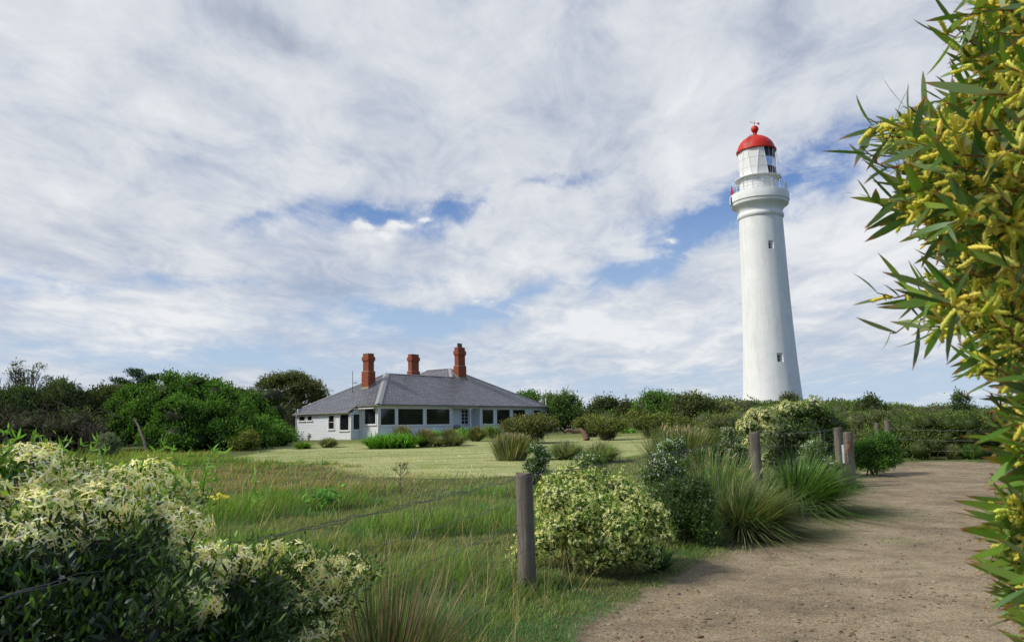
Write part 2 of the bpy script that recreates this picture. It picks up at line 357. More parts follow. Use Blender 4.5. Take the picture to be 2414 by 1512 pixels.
# ------------------------------------------------------------------ strips: leaves, blades, petals
def norm(a): return a/np.maximum(np.linalg.norm(a, axis=1, keepdims=True), 1e-9)
PROF = {'lance': [.25, .75, 1, .95, .65, .06], 'blade': [1, .9, .7, .08], 'leaf': [.15, 1, .8, .05], 'petal': [.5, 1, .12], 'diamond': None}
def strips(P, D, N, L, wd, prof, bend, tint, tiptint=None):
    """P base, D axis, N normal (bends towards -N), all (n,3)"""
    n = len(P); p = np.asarray(PROF[prof]); s = np.linspace(0, 1, len(p)); S = norm(np.cross(D, N)); bend = np.broadcast_to(bend, (n,))
    ctr = P[:, None]+D[:, None]*(L[:, None]*s[None])[..., None]-N[:, None]*((bend*L)[:, None]*(s**2)[None])[..., None]
    hw = (wd[:, None]*.5*p[None])[..., None]*S[:, None]
    V = np.stack([ctr-hw, ctr+hw], 2).reshape(-1, 3); k = len(p)
    base = (np.arange(n)*2*k)[:, None, None]+(np.arange(k-1)*2)[None, :, None]
    Q = (base+np.array([0, 1, 3, 2])[None, None]).reshape(-1, 4)
    T = np.repeat(tint[:, None], 2*k, 1)
    if tiptint is not None:
        w = np.repeat(np.clip((s-.78)/.22, 0, 1), 2)[None, :, None]; T = T*(1-w)+tiptint[:, None]*w
    return V, Q, T.reshape(-1, 3)
def diamonds(P, D, S, L, wd, tint):
    V = np.stack([P, P+D*(.45*L)[:, None]+S*(.5*wd)[:, None], P+D*L[:, None], P+D*(.45*L)[:, None]-S*(.5*wd)[:, None]], 1).reshape(-1, 3)
    return V, np.arange(len(V)).reshape(-1, 4), np.repeat(tint, 4, 0)
def join(parts):
    V = []; Q = []; T = []; o = 0
    for v, q, t in parts:
        if len(v) == 0: continue
        V.append(v); Q.append(q+o); T.append(t); o += len(v)
    return np.concatenate(V), np.concatenate(Q), np.concatenate(T)
def rvec(n): return norm(rng.normal(size=(n, 3)))
def tints(n, cols, jit=.22, w=None):
    cols = np.asarray(cols, float); i = rng.choice(len(cols), n, p=w); c = cols[i]*(1+jit*rng.normal(size=(n, 1))); c *= 1+.07*rng.normal(size=(n, 3)); return np.clip(c, .004, .95)
def uvs_sphere(nu=10, nv=7):
    V = []; 
    for i in range(nv+1):
        th = pi*i/nv
        for j in range(nu): V.append((sin(th)*cos(2*pi*j/nu), sin(th)*sin(2*pi*j/nu), cos(th)))
    Q = [(i*nu+j, (i+1)*nu+j, (i+1)*nu+(j+1) % nu, i*nu+(j+1) % nu) for i in range(nv) for j in range(nu)]
    return np.array(V), np.array(Q)
SPH = uvs_sphere()
def subblobs(mains, K, rs, zmin=-.25, flat=.8, inset=.75):
    """lumps on the skin of main ellipsoids. mains list (cx,cy,cz,rx,ry,rz)"""
    mains = np.asarray(mains, float); vol = (mains[:, 3]*mains[:, 4]+mains[:, 3]*mains[:, 5]); p = vol/vol.sum(); out = []
    idx = rng.choice(len(mains), K, p=p)
    for i in idx:
        m = mains[i]
        for _ in range(20):
            v = rvec(1)[0]
            if v[2] > zmin: break
        r = rng.uniform(*rs); c = m[:3]+v*(m[3:6]-np.minimum(r, m[3:6]*.6)*inset); s_ = rng.uniform(.75, 1.3, 2); out.append((*c, r*s_[0], r*s_[1], r*flat*rng.uniform(.75, 1.15)))
    return np.array(out)
def surf(blobs, n, low=-.35, lo=.78, hi=1.14, cull=.72):
    B = np.asarray(blobs, float); w = B[:, 3]*B[:, 4]+B[:, 3]*B[:, 5]; idx = rng.choice(len(B), int(n*1.7), p=w/w.sum())
    v = rvec(len(idx)); b = B[idx]; keep = (v[:, 2] > low) | (rng.random(len(v)) < .25); v = v[keep]; b = b[keep]; idx = idx[keep]
    P = b[:, :3]+v*b[:, 3:6]*rng.uniform(lo, hi, (len(v), 1)); Nn = norm(v/b[:, 3:6])
    ins = np.zeros(len(P), bool)
    for k in range(len(B)):
        q = ((P-B[k, :3])/(B[k, 3:6]*cull)); ins |= (q*q).sum(1) < 1
    P, Nn, idx = P[~ins], Nn[~ins], idx[~ins]
    return P[:n], Nn[:n], idx[:n]
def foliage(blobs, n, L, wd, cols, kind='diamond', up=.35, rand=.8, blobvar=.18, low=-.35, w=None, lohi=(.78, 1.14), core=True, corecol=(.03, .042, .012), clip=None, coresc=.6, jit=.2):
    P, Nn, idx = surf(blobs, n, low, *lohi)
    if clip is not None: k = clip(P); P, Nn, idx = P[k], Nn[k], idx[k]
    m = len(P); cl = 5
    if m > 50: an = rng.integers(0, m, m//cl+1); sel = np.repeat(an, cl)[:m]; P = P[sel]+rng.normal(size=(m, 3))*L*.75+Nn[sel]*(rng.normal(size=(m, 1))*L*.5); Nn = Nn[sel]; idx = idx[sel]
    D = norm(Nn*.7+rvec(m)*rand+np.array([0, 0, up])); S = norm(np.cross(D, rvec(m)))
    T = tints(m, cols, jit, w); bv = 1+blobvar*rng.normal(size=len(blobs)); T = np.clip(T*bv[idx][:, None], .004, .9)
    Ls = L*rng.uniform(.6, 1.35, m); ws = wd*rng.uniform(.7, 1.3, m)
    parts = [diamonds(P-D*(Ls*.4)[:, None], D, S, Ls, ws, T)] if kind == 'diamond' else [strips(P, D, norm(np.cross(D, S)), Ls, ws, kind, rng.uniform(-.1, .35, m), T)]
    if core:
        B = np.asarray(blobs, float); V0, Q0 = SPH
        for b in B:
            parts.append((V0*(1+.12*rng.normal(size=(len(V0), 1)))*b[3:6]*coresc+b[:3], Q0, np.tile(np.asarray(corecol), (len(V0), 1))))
    return join(parts), (P, Nn)
def tubesnp(lines, rads, n=4, col=(.1, .08, .06)):
    parts = []
    for pts, r in zip(lines, rads):
        p = np.asarray(pts, float); k = len(p); r = np.linspace(r[0], r[1], k); d = np.gradient(p, axis=0); d = norm(d)
        a = np.where(np.abs(d[:, 2:3]) < .9, np.array([[0, 0, 1.]]), np.array([[1., 0, 0]])); x = norm(np.cross(d, a)); y = np.cross(d, x)
        an = np.arange(n)*2*pi/n; V = (p[:, None]+(x[:, None]*np.cos(an)[None, :, None]+y[:, None]*np.sin(an)[None, :, None])*r[:, None, None]).reshape(-1, 3)
        i = (np.arange(k-1)*n)[:, None]; j = np.arange(n)[None]; jn = (j+1) % n
        Q = np.stack([i+j, i+jn, i+n+jn, i+n+j], -1).reshape(-1, 4); parts.append((V, Q, np.tile(np.asarray(col), (len(V), 1))))
    return join(parts)
def curve(a, b, k=6, sag=.1, jit=.05):
    a = np.asarray(a, float); b = np.asarray(b, float); t = np.linspace(0, 1, k)[:, None]; L = np.linalg.norm(b-a)
    j = rng.normal(size=(k, 3))*jit*L; j[0] = 0; j[-1] = 0
    return a+(b-a)*t+np.array([0, 0, 1.])*sag*L*np.sin(pi*t)+j*np.sin(pi*t)
def stars(P, Nn, size, cols, petals=4, wd=.28, droop=.35):
    n = len(P); out = []; a = norm(np.cross(Nn, rvec(n))); b = np.cross(Nn, a); ph = rng.random(n)*6.28
    for k in range(petals):
        an = ph+2*pi*k/petals+rng.normal(size=n)*.15; d = norm(a*np.cos(an)[:, None]+b*np.sin(an)[:, None]+Nn*rng.uniform(.1, .7, n)[:, None])
        L = size*rng.uniform(.75, 1.2, n); out.append(strips(P, d, norm(Nn+1e-3), L, L*wd, 'petal', rng.uniform(.1, droop+.3, n), tints(n, cols, .1)))
    return join(out)

# ================================================================== LIGHTHOUSE
WHITE_RENDER = mat('white_render', (.80, .81, .80), .75); k = NB(WHITE_RENDER)
_v = k.coord('Object'); _n = k.noise(_v, .6, 7, .7); _st = k.noise(k.coord('Object', (1, 1, .12)), 1.6, 6, .7)
k.col(k.mix(k.ramp(_st, [(.5, (0, 0, 0)), (.72, (1, 1, 1))]), k.ramp(_n, [(.35, (.74, .76, .76)), (.65, (.83, .835, .825))]), (.66, .66, .61)))
_br = k.n('ShaderNodeTexNoise', {'Scale': 2.2, 'Detail': 6, 'Roughness': .65}); k.L(k.coord('Object', (1, 1, 3.2)), _br.inputs['Vector']); k.bump(_br.outputs[0], .45, .04)
WPAINT = noisy('white_paint', (.76, .77, .77), (.81, .81, .80), 3, .45, .05)
REDPAINT = noisy('red_dome_paint', (.58, .022, .006), (.52, .02, .006), 2, .5, .05)
DARKMETAL = mat('dark_metal', (.05, .045, .045), .5, .5)
GLASS_DK = mat('dark_glass', (.012, .014, .016), .06, spec=.6)
CLEAR = bpy.data.materials.new('clear_glass'); CLEAR.use_nodes = True
def _clear():
    nt = CLEAR.node_tree; nt.nodes.clear(); t = nt.nodes.new('ShaderNodeBsdfTransparent'); t.inputs[0].default_value = (.8, .86, .88, 1); g = nt.nodes.new('ShaderNodeBsdfGlossy'); g.inputs['Roughness'].default_value = .03
    f = nt.nodes.new('ShaderNodeFresnel'); m = nt.nodes.new('ShaderNodeMixShader'); o = nt.nodes.new('ShaderNodeOutputMaterial'); L = nt.links.new
    L(f.outputs[0], m.inputs[0]); L(t.outputs[0], m.inputs[1]); L(g.outputs[0], m.inputs[2]); L(m.outputs[0], o.inputs[0])
_clear()
def lighthouse():
    T = tag(empty('lighthouse', (TX, TY, 3.2)), 'tall white tapering lighthouse tower with a red domed top on the scrub covered hill', 'lighthouse')
    zb = 3.2; Z = lambda z: z-zb
    face = math.atan2(-TY, -TX)              # direction from tower to the camera
    prof = [(3.62, 3.0), (3.5, 3.9), (3.42, 4.5), (3.34, 5.6), (3.22, 7.4), (3.1, 9.6), (2.97, 12.4), (2.89, 14.4), (2.80, 17.3), (2.73, 20), (2.665, 23.1), (2.60, 26.25)]
    pz = np.array([p[1] for p in prof]); pr = np.array([p[0] for p in prof]); R = lambda z: float(np.interp(z, pz, pr))
    wins = [(face+math.asin(.98/2.68), 22.55, .66, 1.02), (face+math.asin(1.17/3.15), 8.95, .74, 1.06)]
    n = 96; angs = set(round(2*pi*i/n, 6) for i in range(n)); zs = set(np.round(np.arange(3.0, 26.3, .45), 3)); zs |= {26.25}
    holes = []
    for a, zc, w, h in wins:
        a %= 2*pi; da = w/2/R(zc); lo, hi = a-da, a+da
        angs = {x for x in angs if not (lo-.02 < x < hi+.02)} | {lo, hi}; zs = {z for z in zs if not (zc-h/2-.15 < z < zc+h/2+.15)} | {zc-h/2, zc+h/2}; holes.append((lo, hi, zc-h/2, zc+h/2))
    angs = sorted(angs); zs = sorted(zs); m = MB(); vs = [(R(z)*cos(a), R(z)*sin(a), Z(z)) for z in zs for a in angs]; N_ = len(angs); fs = []
    for i in range(len(zs)-1):
        for j in range(N_):
            a0, a1 = angs[j], angs[(j+1) % N_]; am = (a0+a1)/2 if a1 > a0 else a0+.01; zm = (zs[i]+zs[i+1])/2
            if any(lo < am < hi and z0 < zm < z1 for lo, hi, z0, z1 in holes): continue
            fs.append((i*N_+j, i*N_+(j+1) % N_, (i+1)*N_+(j+1) % N_, (i+1)*N_+j))
    m.add(vs, fs)
    for lo, hi, z0, z1 in holes:               # splayed reveals
        o_ = [(R(z)*cos(a), R(z)*sin(a), Z(z)) for a, z in ((lo, z0), (hi, z0), (hi, z1), (lo, z1))]
        d = (hi-lo)*.22; r2 = R(z0)-.55; i_ = [(r2*cos(a), r2*sin(a), Z(z)) for a, z in ((lo+d, z0+.06), (hi-d, z0+.06), (hi-d, z1-.2), (lo+d, z1-.2))]
        m.add(o_+i_, [(0, 1, 5, 4), (1, 2, 6, 5), (2, 3, 7, 6), (3, 0, 4, 7)])
    m.build('shaft', WHITE_RENDER, T, smooth=True)
    for lo, hi, z0, z1 in holes:
        am = (lo+hi)/2; r2 = R(z0)-.56; d = (hi-lo)*.22; w = MB(); aa = (lo+d*.9, hi-d*.9)
        w.add([(r2*cos(a), r2*sin(a), Z(z)) for a, z in ((aa[0], z0+.05), (aa[1], z0+.05), (aa[1], z1-.19), (aa[0], z1-.19))], [(0, 1, 2, 3)])
        wo = w.build('window', GLASS_DK, T); f = MB(); zc = (z0+z1)/2
        for zz in (z0+.08, zc-.06, z1-.22): f.tube([((r2+.02)*cos(aa[0]), (r2+.02)*sin(aa[0]), Z(zz)), ((r2+.02)*cos(aa[1]), (r2+.02)*sin(aa[1]), Z(zz))], .022, 5)
        for a in aa: f.tube([((r2+.02)*cos(a), (r2+.02)*sin(a), Z(z0+.05)), ((r2+.02)*cos(a), (r2+.02)*sin(a), Z(z1-.2))], .025, 5)
        f.build('window_frame', WPAINT, wo)
    c = MB(); c.lathe([(2.60, Z(26.26)), (2.74, Z(26.40)), (2.78, Z(26.55)), (2.79, Z(26.68)), (2.75, Z(26.82)), (2.66, Z(26.92)), (2.63, Z(27.0)), (2.64, Z(27.12)), (2.70, Z(27.3)), (2.86, Z(27.55)), (3.08, Z(27.78)), (3.38, Z(27.96)), (3.42, Z(28.02)), (3.42, Z(28.30)), (3.46, Z(28.34)), (3.54, Z(28.42)), (3.54, Z(29.32)), (3.52, Z(29.38)), (2.2, Z(29.40))], 96)
    c.build('corbel_balcony', WHITE_RENDER, T, smooth=True)
    # railing
    r = MB(); np_ = 18
    for i in range(np_):
        a = face+2*pi*(i+.45)/np_; x, y = 3.30*cos(a), 3.30*sin(a)
        r.lathe([(.075, Z(29.38)), (.055, Z(29.45)), (.05, Z(30.30)), (.07, Z(30.36)), (.045, Z(30.40)), (.06, Z(30.5)), (.0, Z(30.58))], 8, (x, y, 0))
    for z, rr in ((30.30, .034), (29.95, .024), (29.55, .024)):
        r.tube([(3.30*cos(2*pi*i/72), 3.30*sin(2*pi*i/72), Z(z)) for i in range(73)], rr, 6, False)
    r.build('railing', mat('rail_shade_grey', (.60, .61, .62), .5), T, smooth=True)  # white rails coloured grey to carry their shading
    d = MB(); d.lathe([(2.26, Z(29.39)), (2.26, Z(31.2)), (2.30, Z(31.22)), (2.30, Z(31.40)), (1.9, Z(31.42))], 72)
    d.build('lantern_drum', WPAINT, T, smooth=True)
    det = MB()                                   # vents, plates and a door on the drum
    for i, (da, z, w, h) in enumerate(((-.45, 30.3, .75, 1.6), )):
        a = face+da
        for s0, s1, zz0, zz1 in ((-w/2, w/2, z+h/2-.05, z+h/2), (-w/2, -w/2+.05, z-h/2, z+h/2), (w/2-.05, w/2, z-h/2, z+h/2)):
            pts = [(2.30*cos(a+s/2.3), 2.30*sin(a+s/2.3), Z(zz)) for s, zz in ((s0, zz0), (s1, zz0), (s1, zz1), (s0, zz1))]; pin = [(p[0]*.97, p[1]*.97, p[2]) for p in pts]
            det.add(pts+pin, [(0, 1, 2, 3), (0, 1, 5, 4), (1, 2, 6, 5), (2, 3, 7, 6), (3, 0, 4, 7)])
    det.build('service_door', WPAINT, T)
    vent_m = mat('vent_grey', (.28, .28, .28), .6)
    for a0, z, w, h in ((.02, 31.0, .34, .10), (1.0, 31.0, .2, .12), (-.62, 31.0, .2, .09), (-.02, 30.0, .08, .08), (.35, 30.12, .06, .06), (.66, 30.12, .08, .08), (.16, 29.75, .06, .12), (-.7, 30.2, .07, .07)):
        a = face+a0; pts = [(q*cos(a+s*w/2/2.3), q*sin(a+s*w/2/2.3), Z(z+t*h/2)) for q in (2.22, 2.285) for s, t in ((-1, -1), (1, -1), (1, 1), (-1, 1))]
        v = MB(); v.add(pts, [(4, 5, 6, 7), (0, 1, 5, 4), (1, 2, 6, 5), (2, 3, 7, 6), (3, 0, 4, 7)]); v.build('wall_vent', vent_m, T)
    # narrow upper gallery on brackets
    g = MB(); g.lathe([(2.31, Z(31.36)), (2.80, Z(31.36)), (2.80, Z(31.44)), (2.31, Z(31.44))], 72); g.build('lantern_gallery', WPAINT, T, smooth=True)
    for i in range(20):
        b = MB(); a = face+2*pi*i/20; b.tube([(2.27*cos(a), 2.27*sin(a), Z(31.02)), (2.72*cos(a), 2.72*sin(a), Z(31.34))], .028, 5); b.tube([(2.27*cos(a), 2.27*sin(a), Z(31.32)), (2.76*cos(a), 2.76*sin(a), Z(31.33))], .03, 5); b.build('bracket', WPAINT, T)
    # lantern: faceted walls, glazed sector on the viewer's right
    nf = 14; z0, z1 = 31.44, 34.92; wl = MB(); gl = MB(); bars = MB(); rl = 2.22
    P = lambda a, z, r=rl: (r*cos(a), r*sin(a), Z(z))
    ctr = face-.16
    for i in range(nf):
        s = 2*pi/nf; a0 = ctr+s*(i-.5); a1 = a0+s; off = s*.22*(1 if i % 2 else -1)
        t0, t1 = a0+off, a1-off                       # slanting astragals: top corners
        b0, b1 = a0-off, a1+off
        glass = i in (2, 3, 4)
        tgt = gl if glass else wl
        for k_ in range(3):
            u0, u1 = k_/3, (k_+1)/3; q = lambda A, B, u: A+(B-A)*u
            tgt.add([P(q(b0, t0, u0), z0+(z1-z0)*u0), P(q(b1, t1, u0), z0+(z1-z0)*u0), P(q(b1, t1, u1), z0+(z1-z0)*u1), P(q(b0, t0, u1), z0+(z1-z0)*u1)], [(0, 1, 2, 3)])
        bars.tube([P(b0, z0, rl+.01), P(t0, z1, rl+.01)], .028, 5)
        for u in (1/3, 2/3):
            bars.tube([P(b0+(t0-b0)*u, z0+(z1-z0)*u, rl+.01), P(b1+(t1-b1)*u, z0+(z1-z0)*u, rl+.01)], .018, 5)
        if glass:
            for j in (.5,): bars.tube([P((b0+b1)/2, z0, rl+.01), P((t0+t1)/2, z1, rl+.01)], .016, 5)
    wl.build('lantern_wall', WPAINT, T); gl.build('lantern_glass', CLEAR, T); bars.build('glazing_bars', WPAINT, T, smooth=True)
    cu = MB(); curt = noisy('red_curtain', (.30, .012, .02), (.42, .02, .03), 6, .8, .3)
    for a0, a1, zt in ((.44, .86, 33.75), (.95, 1.22, 33.6), (1.75, 2.3, 34.2)):
        pts = []
        for i in range(13):
            a = face+a0+(a1-a0)*i/12; rr = 2.08+.03*sin(i*2.2); pts += [(rr*cos(a), rr*sin(a), Z(31.5)), (rr*cos(a), rr*sin(a), Z(zt))]
        cu.add(pts, [(2*i, 2*i+2, 2*i+3, 2*i+1) for i in range(12)])
    cu.build('red_curtain', curt, T, smooth='all')
    bl = MB(); bl.lathe([(1.55, Z(33.6)), (1.75, Z(34.9))], 40); bl.lathe([(1.6, Z(31.5)), (1.6, Z(31.9))], 40); bl.build('interior_shade', mat('interior_shade_grey', (.05, .055, .06), .6), T, smooth=True)  # dark rings added to stand in for the lantern's shaded inside
    le = MB(); le.lathe([(.5, Z(31.5)), (.75, Z(32.3)), (.85, Z(33.0)), (.75, Z(33.8)), (.45, Z(34.5))], 24, capt=True); le.build('lens', mat('lens_glass', (.25, .3, .3), .1, .3), T, smooth=True)
    for da in (-1.45, -.9, 1.25, 1.5): gs = MB(); a = face+da; gs.tube([(2.7*cos(a), 2.7*sin(a), Z(31.44)), (2.36*cos(a), 2.36*sin(a), Z(35.0))], .015, 5); gs.build('stay', WPAINT, T)
    # dome
    D = MB(); D.lathe([(2.05, Z(34.93)), (2.40, Z(34.90)), (2.44, Z(34.96)), (2.42, Z(35.12)), (2.27, Z(35.18)), (2.24, Z(35.42)), (2.12, Z(35.78)), (1.90, Z(36.15)), (1.56, Z(36.50)), (1.12, Z(36.80)), (.66, Z(37.0)), (.34, Z(37.08)), (.27, Z(37.2)), (.22, Z(37.40)), (.27, Z(37.47)), (.30, Z(37.50)), (.2, Z(37.53))], 72)
    D.lathe([(.47*sin(t)+.001, Z(37.95)-.47*cos(t)) for t in np.linspace(.3, pi, 16)], 32)
    D.build('dome', REDPAINT, T, smooth=True)
    l = MB()                                        # ladder on the dome
    la = face-.42; pf = [(2.46, 35.15), (2.32, 35.5), (2.2, 35.85), (1.98, 36.22), (1.64, 36.57), (1.2, 36.9), (.7, 37.1), (.32, 37.2)]
    side = []
    for s in (-1, 1): side.append([(r_*cos(la)-s*.17*sin(la), r_*sin(la)+s*.17*cos(la), Z(z_)) for r_, z_ in pf])
    for sd_ in side: l.tube(sd_, .018, 5)
    for i in range(len(pf)-1):
        for t in (0, .5):
            a_, b_ = [tuple(np.array(sd_[i])*(1-t)+np.array(sd_[i+1])*t) for sd_ in side]; l.tube([a_, b_], .014, 4)
    l.build('dome_ladder', mat('ladder_red', (.25, .02, .02), .5), T)
    w = MB(); w.tube([(0, 0, Z(38.35)), (0, 0, Z(39.15))], .022, 6); dv = (cos(face+pi/2), sin(face+pi/2)); q = lambda s, z: (dv[0]*s, dv[1]*s, Z(z))
    w.tube([q(-.42, 38.92), q(.58, 38.58)], .02, 6); w.lathe([(.0, Z(38.62)), (.09, Z(38.72)), (0, Z(38.82))], 8)
    th = (cos(face)*.02, sin(face)*.02)
    def plate(pts):
        a = [(p[0]+th[0], p[1]+th[1], p[2]) for p in pts]; b_ = [(p[0]-th[0], p[1]-th[1], p[2]) for p in pts]; n_ = len(pts)
        w.add(a+b_, [tuple(range(n_)), tuple(range(n_, 2*n_))[::-1]]+[(i, (i+1) % n_, n_+(i+1) % n_, n_+i) for i in range(n_)])
    plate([q(.34, 38.78), q(.62, 38.74), q(.54, 38.60), q(.66, 38.42), q(.36, 38.54)]); plate([q(-.36, 39.0), q(-.52, 38.96), q(-.4, 38.84)])
    w.build('weather_vane', mat('vane_red', (.28, .02, .03), .5), T)
    # flag hanging over the rail
    fl = tag(empty('flag', (TX, TY, zb)), 'red and blue flag draped over the left side of the lighthouse balcony rail', 'flag')
    a = face-1.18; F_ = MB()
    e = (cos(a), sin(a)); tdir = (-sin(a), cos(a))
    F_.tube([(3.2*e[0], 3.2*e[1], Z(29.4)), (3.45*e[0], 3.45*e[1], Z(30.75))], .02, 5); F_.build('pole', WPAINT, fl)
    R_ = MB(); pts = []; nn = 9
    for i in range(nn):
        s = i/(nn-1); pts.append([(3.34*e[0]+tdir[0]*(-.32*s+.1)*t + tdir[0]*.02*sin(9*t+i), 3.34*e[1]+tdir[1]*(.0) + tdir[1]*((-.32*s+.1))*t+.06*sin(6*t+i)*e[1]+e[0]*.35*t*s, Z(30.6-.95*t*(.9+.1*sin(5*s)))) for t in np.linspace(0, 1, 8)])
    pts = []
    for i in range(nn):
        s = i/(nn-1); row = []
        for t in np.linspace(0, 1, 8):
            wdt = .42*t; x = (s-.5)*wdt*2*1.15
            row.append((3.42*e[0]+tdir[0]*x+.05*sin(9*s+3*t)*e[0], 3.42*e[1]+tdir[1]*x+.05*sin(9*s+3*t)*e[1], Z(30.55-1.1*t)))
        pts.append(row)
    R_.add([p for r_ in pts for p in r_], [(i*8+j, i*8+j+1, (i+1)*8+j+1, (i+1)*8+j) for i in range(nn-1) for j in range(7)])
    ro = R_.build('red_cloth', noisy('flag_red', (.55, .01, .015), (.4, .01, .02), 4, .8), fl, smooth='all'); sm = ro.modifiers.new('thickness', 'SOLIDIFY'); sm.thickness = .02
    B_ = MB(); pts = []
    for i in range(6):
        for j in range(7):
            t = j/6; x = (i/5-.5)*(.25+.1*t); pts.append(((3.60+.04*sin(5*t+i))*e[0]+tdir[0]*x, (3.60+.04*sin(5*t+i))*e[1]+tdir[1]*x, Z(29.2-1.35*t)))
    B_.add(pts, [(i*7+j, i*7+j+1, (i+1)*7+j+1, (i+1)*7+j) for i in range(5) for j in range(6)])
    bo = B_.build('blue_cloth', noisy('flag_blue', (.02, .03, .25), (.03, .03, .16), 4, .8), fl, smooth='all'); sm = bo.modifiers.new('thickness', 'SOLIDIFY'); sm.thickness = .02
lighthouse()

# ================================================================== COTTAGE
HC = np.array([-11.12, 64.79, .847]); HA = radians(35.5)
UD = np.array([sin(HA), cos(HA), 0]); VD = np.array([-cos(HA), sin(HA), 0])
def hloc(px, py, n, off):
    """point on a plane n.(p-HC)=off seen at a 2414 px picture position, in cottage coordinates"""
    d = ray(px, py); o = np.array([0, 0, EYE]); t = (off-(o-HC)@n)/(d@n); p = o+d*t-HC; return p@UD, p@VD, p[2]
BOARD = mat('weatherboard', (.68, .72, .76), .5); k = NB(BOARD); k.col(k.ramp(k.noise(k.coord('Object', (1, 1, 6)), 1.3, 6, .65), [(.3, (.66, .70, .75)), (.7, (.75, .78, .80))]))
TRIM = noisy('cottage_trim', (.78, .78, .77), (.72, .72, .71), 3, .5, .05)
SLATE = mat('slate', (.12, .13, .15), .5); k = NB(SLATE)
def _slate():
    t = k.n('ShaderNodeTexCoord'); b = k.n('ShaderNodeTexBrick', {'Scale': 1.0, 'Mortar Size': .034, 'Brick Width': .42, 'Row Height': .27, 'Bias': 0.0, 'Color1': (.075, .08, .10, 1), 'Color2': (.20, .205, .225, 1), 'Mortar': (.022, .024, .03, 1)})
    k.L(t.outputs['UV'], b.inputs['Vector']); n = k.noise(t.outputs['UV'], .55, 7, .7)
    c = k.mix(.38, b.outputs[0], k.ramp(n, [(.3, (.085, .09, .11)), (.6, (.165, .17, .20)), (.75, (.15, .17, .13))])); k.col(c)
    # course shading by height : sawtooth
    sp = k.n('ShaderNodeSeparateXYZ'); k.L(t.outputs['UV'], sp.inputs[0]); fr = k.math('FRACT', k.math('DIVIDE', sp.outputs[1], .27))
    k.bump(k.math('ADD', k.math('MULTIPLY', fr, -1.0), k.math('MULTIPLY', b.outputs[1], -.3)), .8, .05); k.rough(k.ramp(n, [(.3, (.38, .38, .38)), (.7, (.6, .6, .6))]))
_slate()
BRICK = mat('chimney_brick', (.32, .07, .03), .85); k = NB(BRICK)
def _brick():
    t = k.coord('Object'); sp = k.n('ShaderNodeSeparateXYZ'); k.L(t, sp.inputs[0]); cb = k.n('ShaderNodeCombineXYZ'); k.L(k.math('ADD', sp.outputs[0], sp.outputs[1]), cb.inputs[0]); k.L(sp.outputs[2], cb.inputs[1])
    b = k.n('ShaderNodeTexBrick', {'Scale': 1.0, 'Mortar Size': .012, 'Brick Width': .23, 'Row Height': .086, 'Bias': 0.0, 'Color1': (.38, .075, .022, 1), 'Color2': (.26, .05, .018, 1), 'Mortar': (.20, .085, .045, 1)}); k.L(cb.outputs[0], b.inputs['Vector'])
    n = k.noise(t, 3.0, 7, .7); k.col(k.mix(k.ramp(n, [(.62, (0, 0, 0)), (.75, (.6, .6, .6))]), b.outputs[0], (.24, .17, .145))); k.bump(k.math('MULTIPLY', b.outputs[1], -1), .6, .02)
_brick()
FLASH = noisy('lead_cap', (.24, .245, .25), (.32, .32, .31), 4, .55, .1)
GUT = noisy('weathered_gutter', (.17, .155, .125), (.30, .285, .24), 5, .8, .2)
MORTAR = noisy('yellow_mortar', (.36, .28, .16), (.30, .29, .25), 8, .9, .5)
CONC = noisy('cement', (.32, .31, .28), (.22, .215, .2), 6, .9, .3)
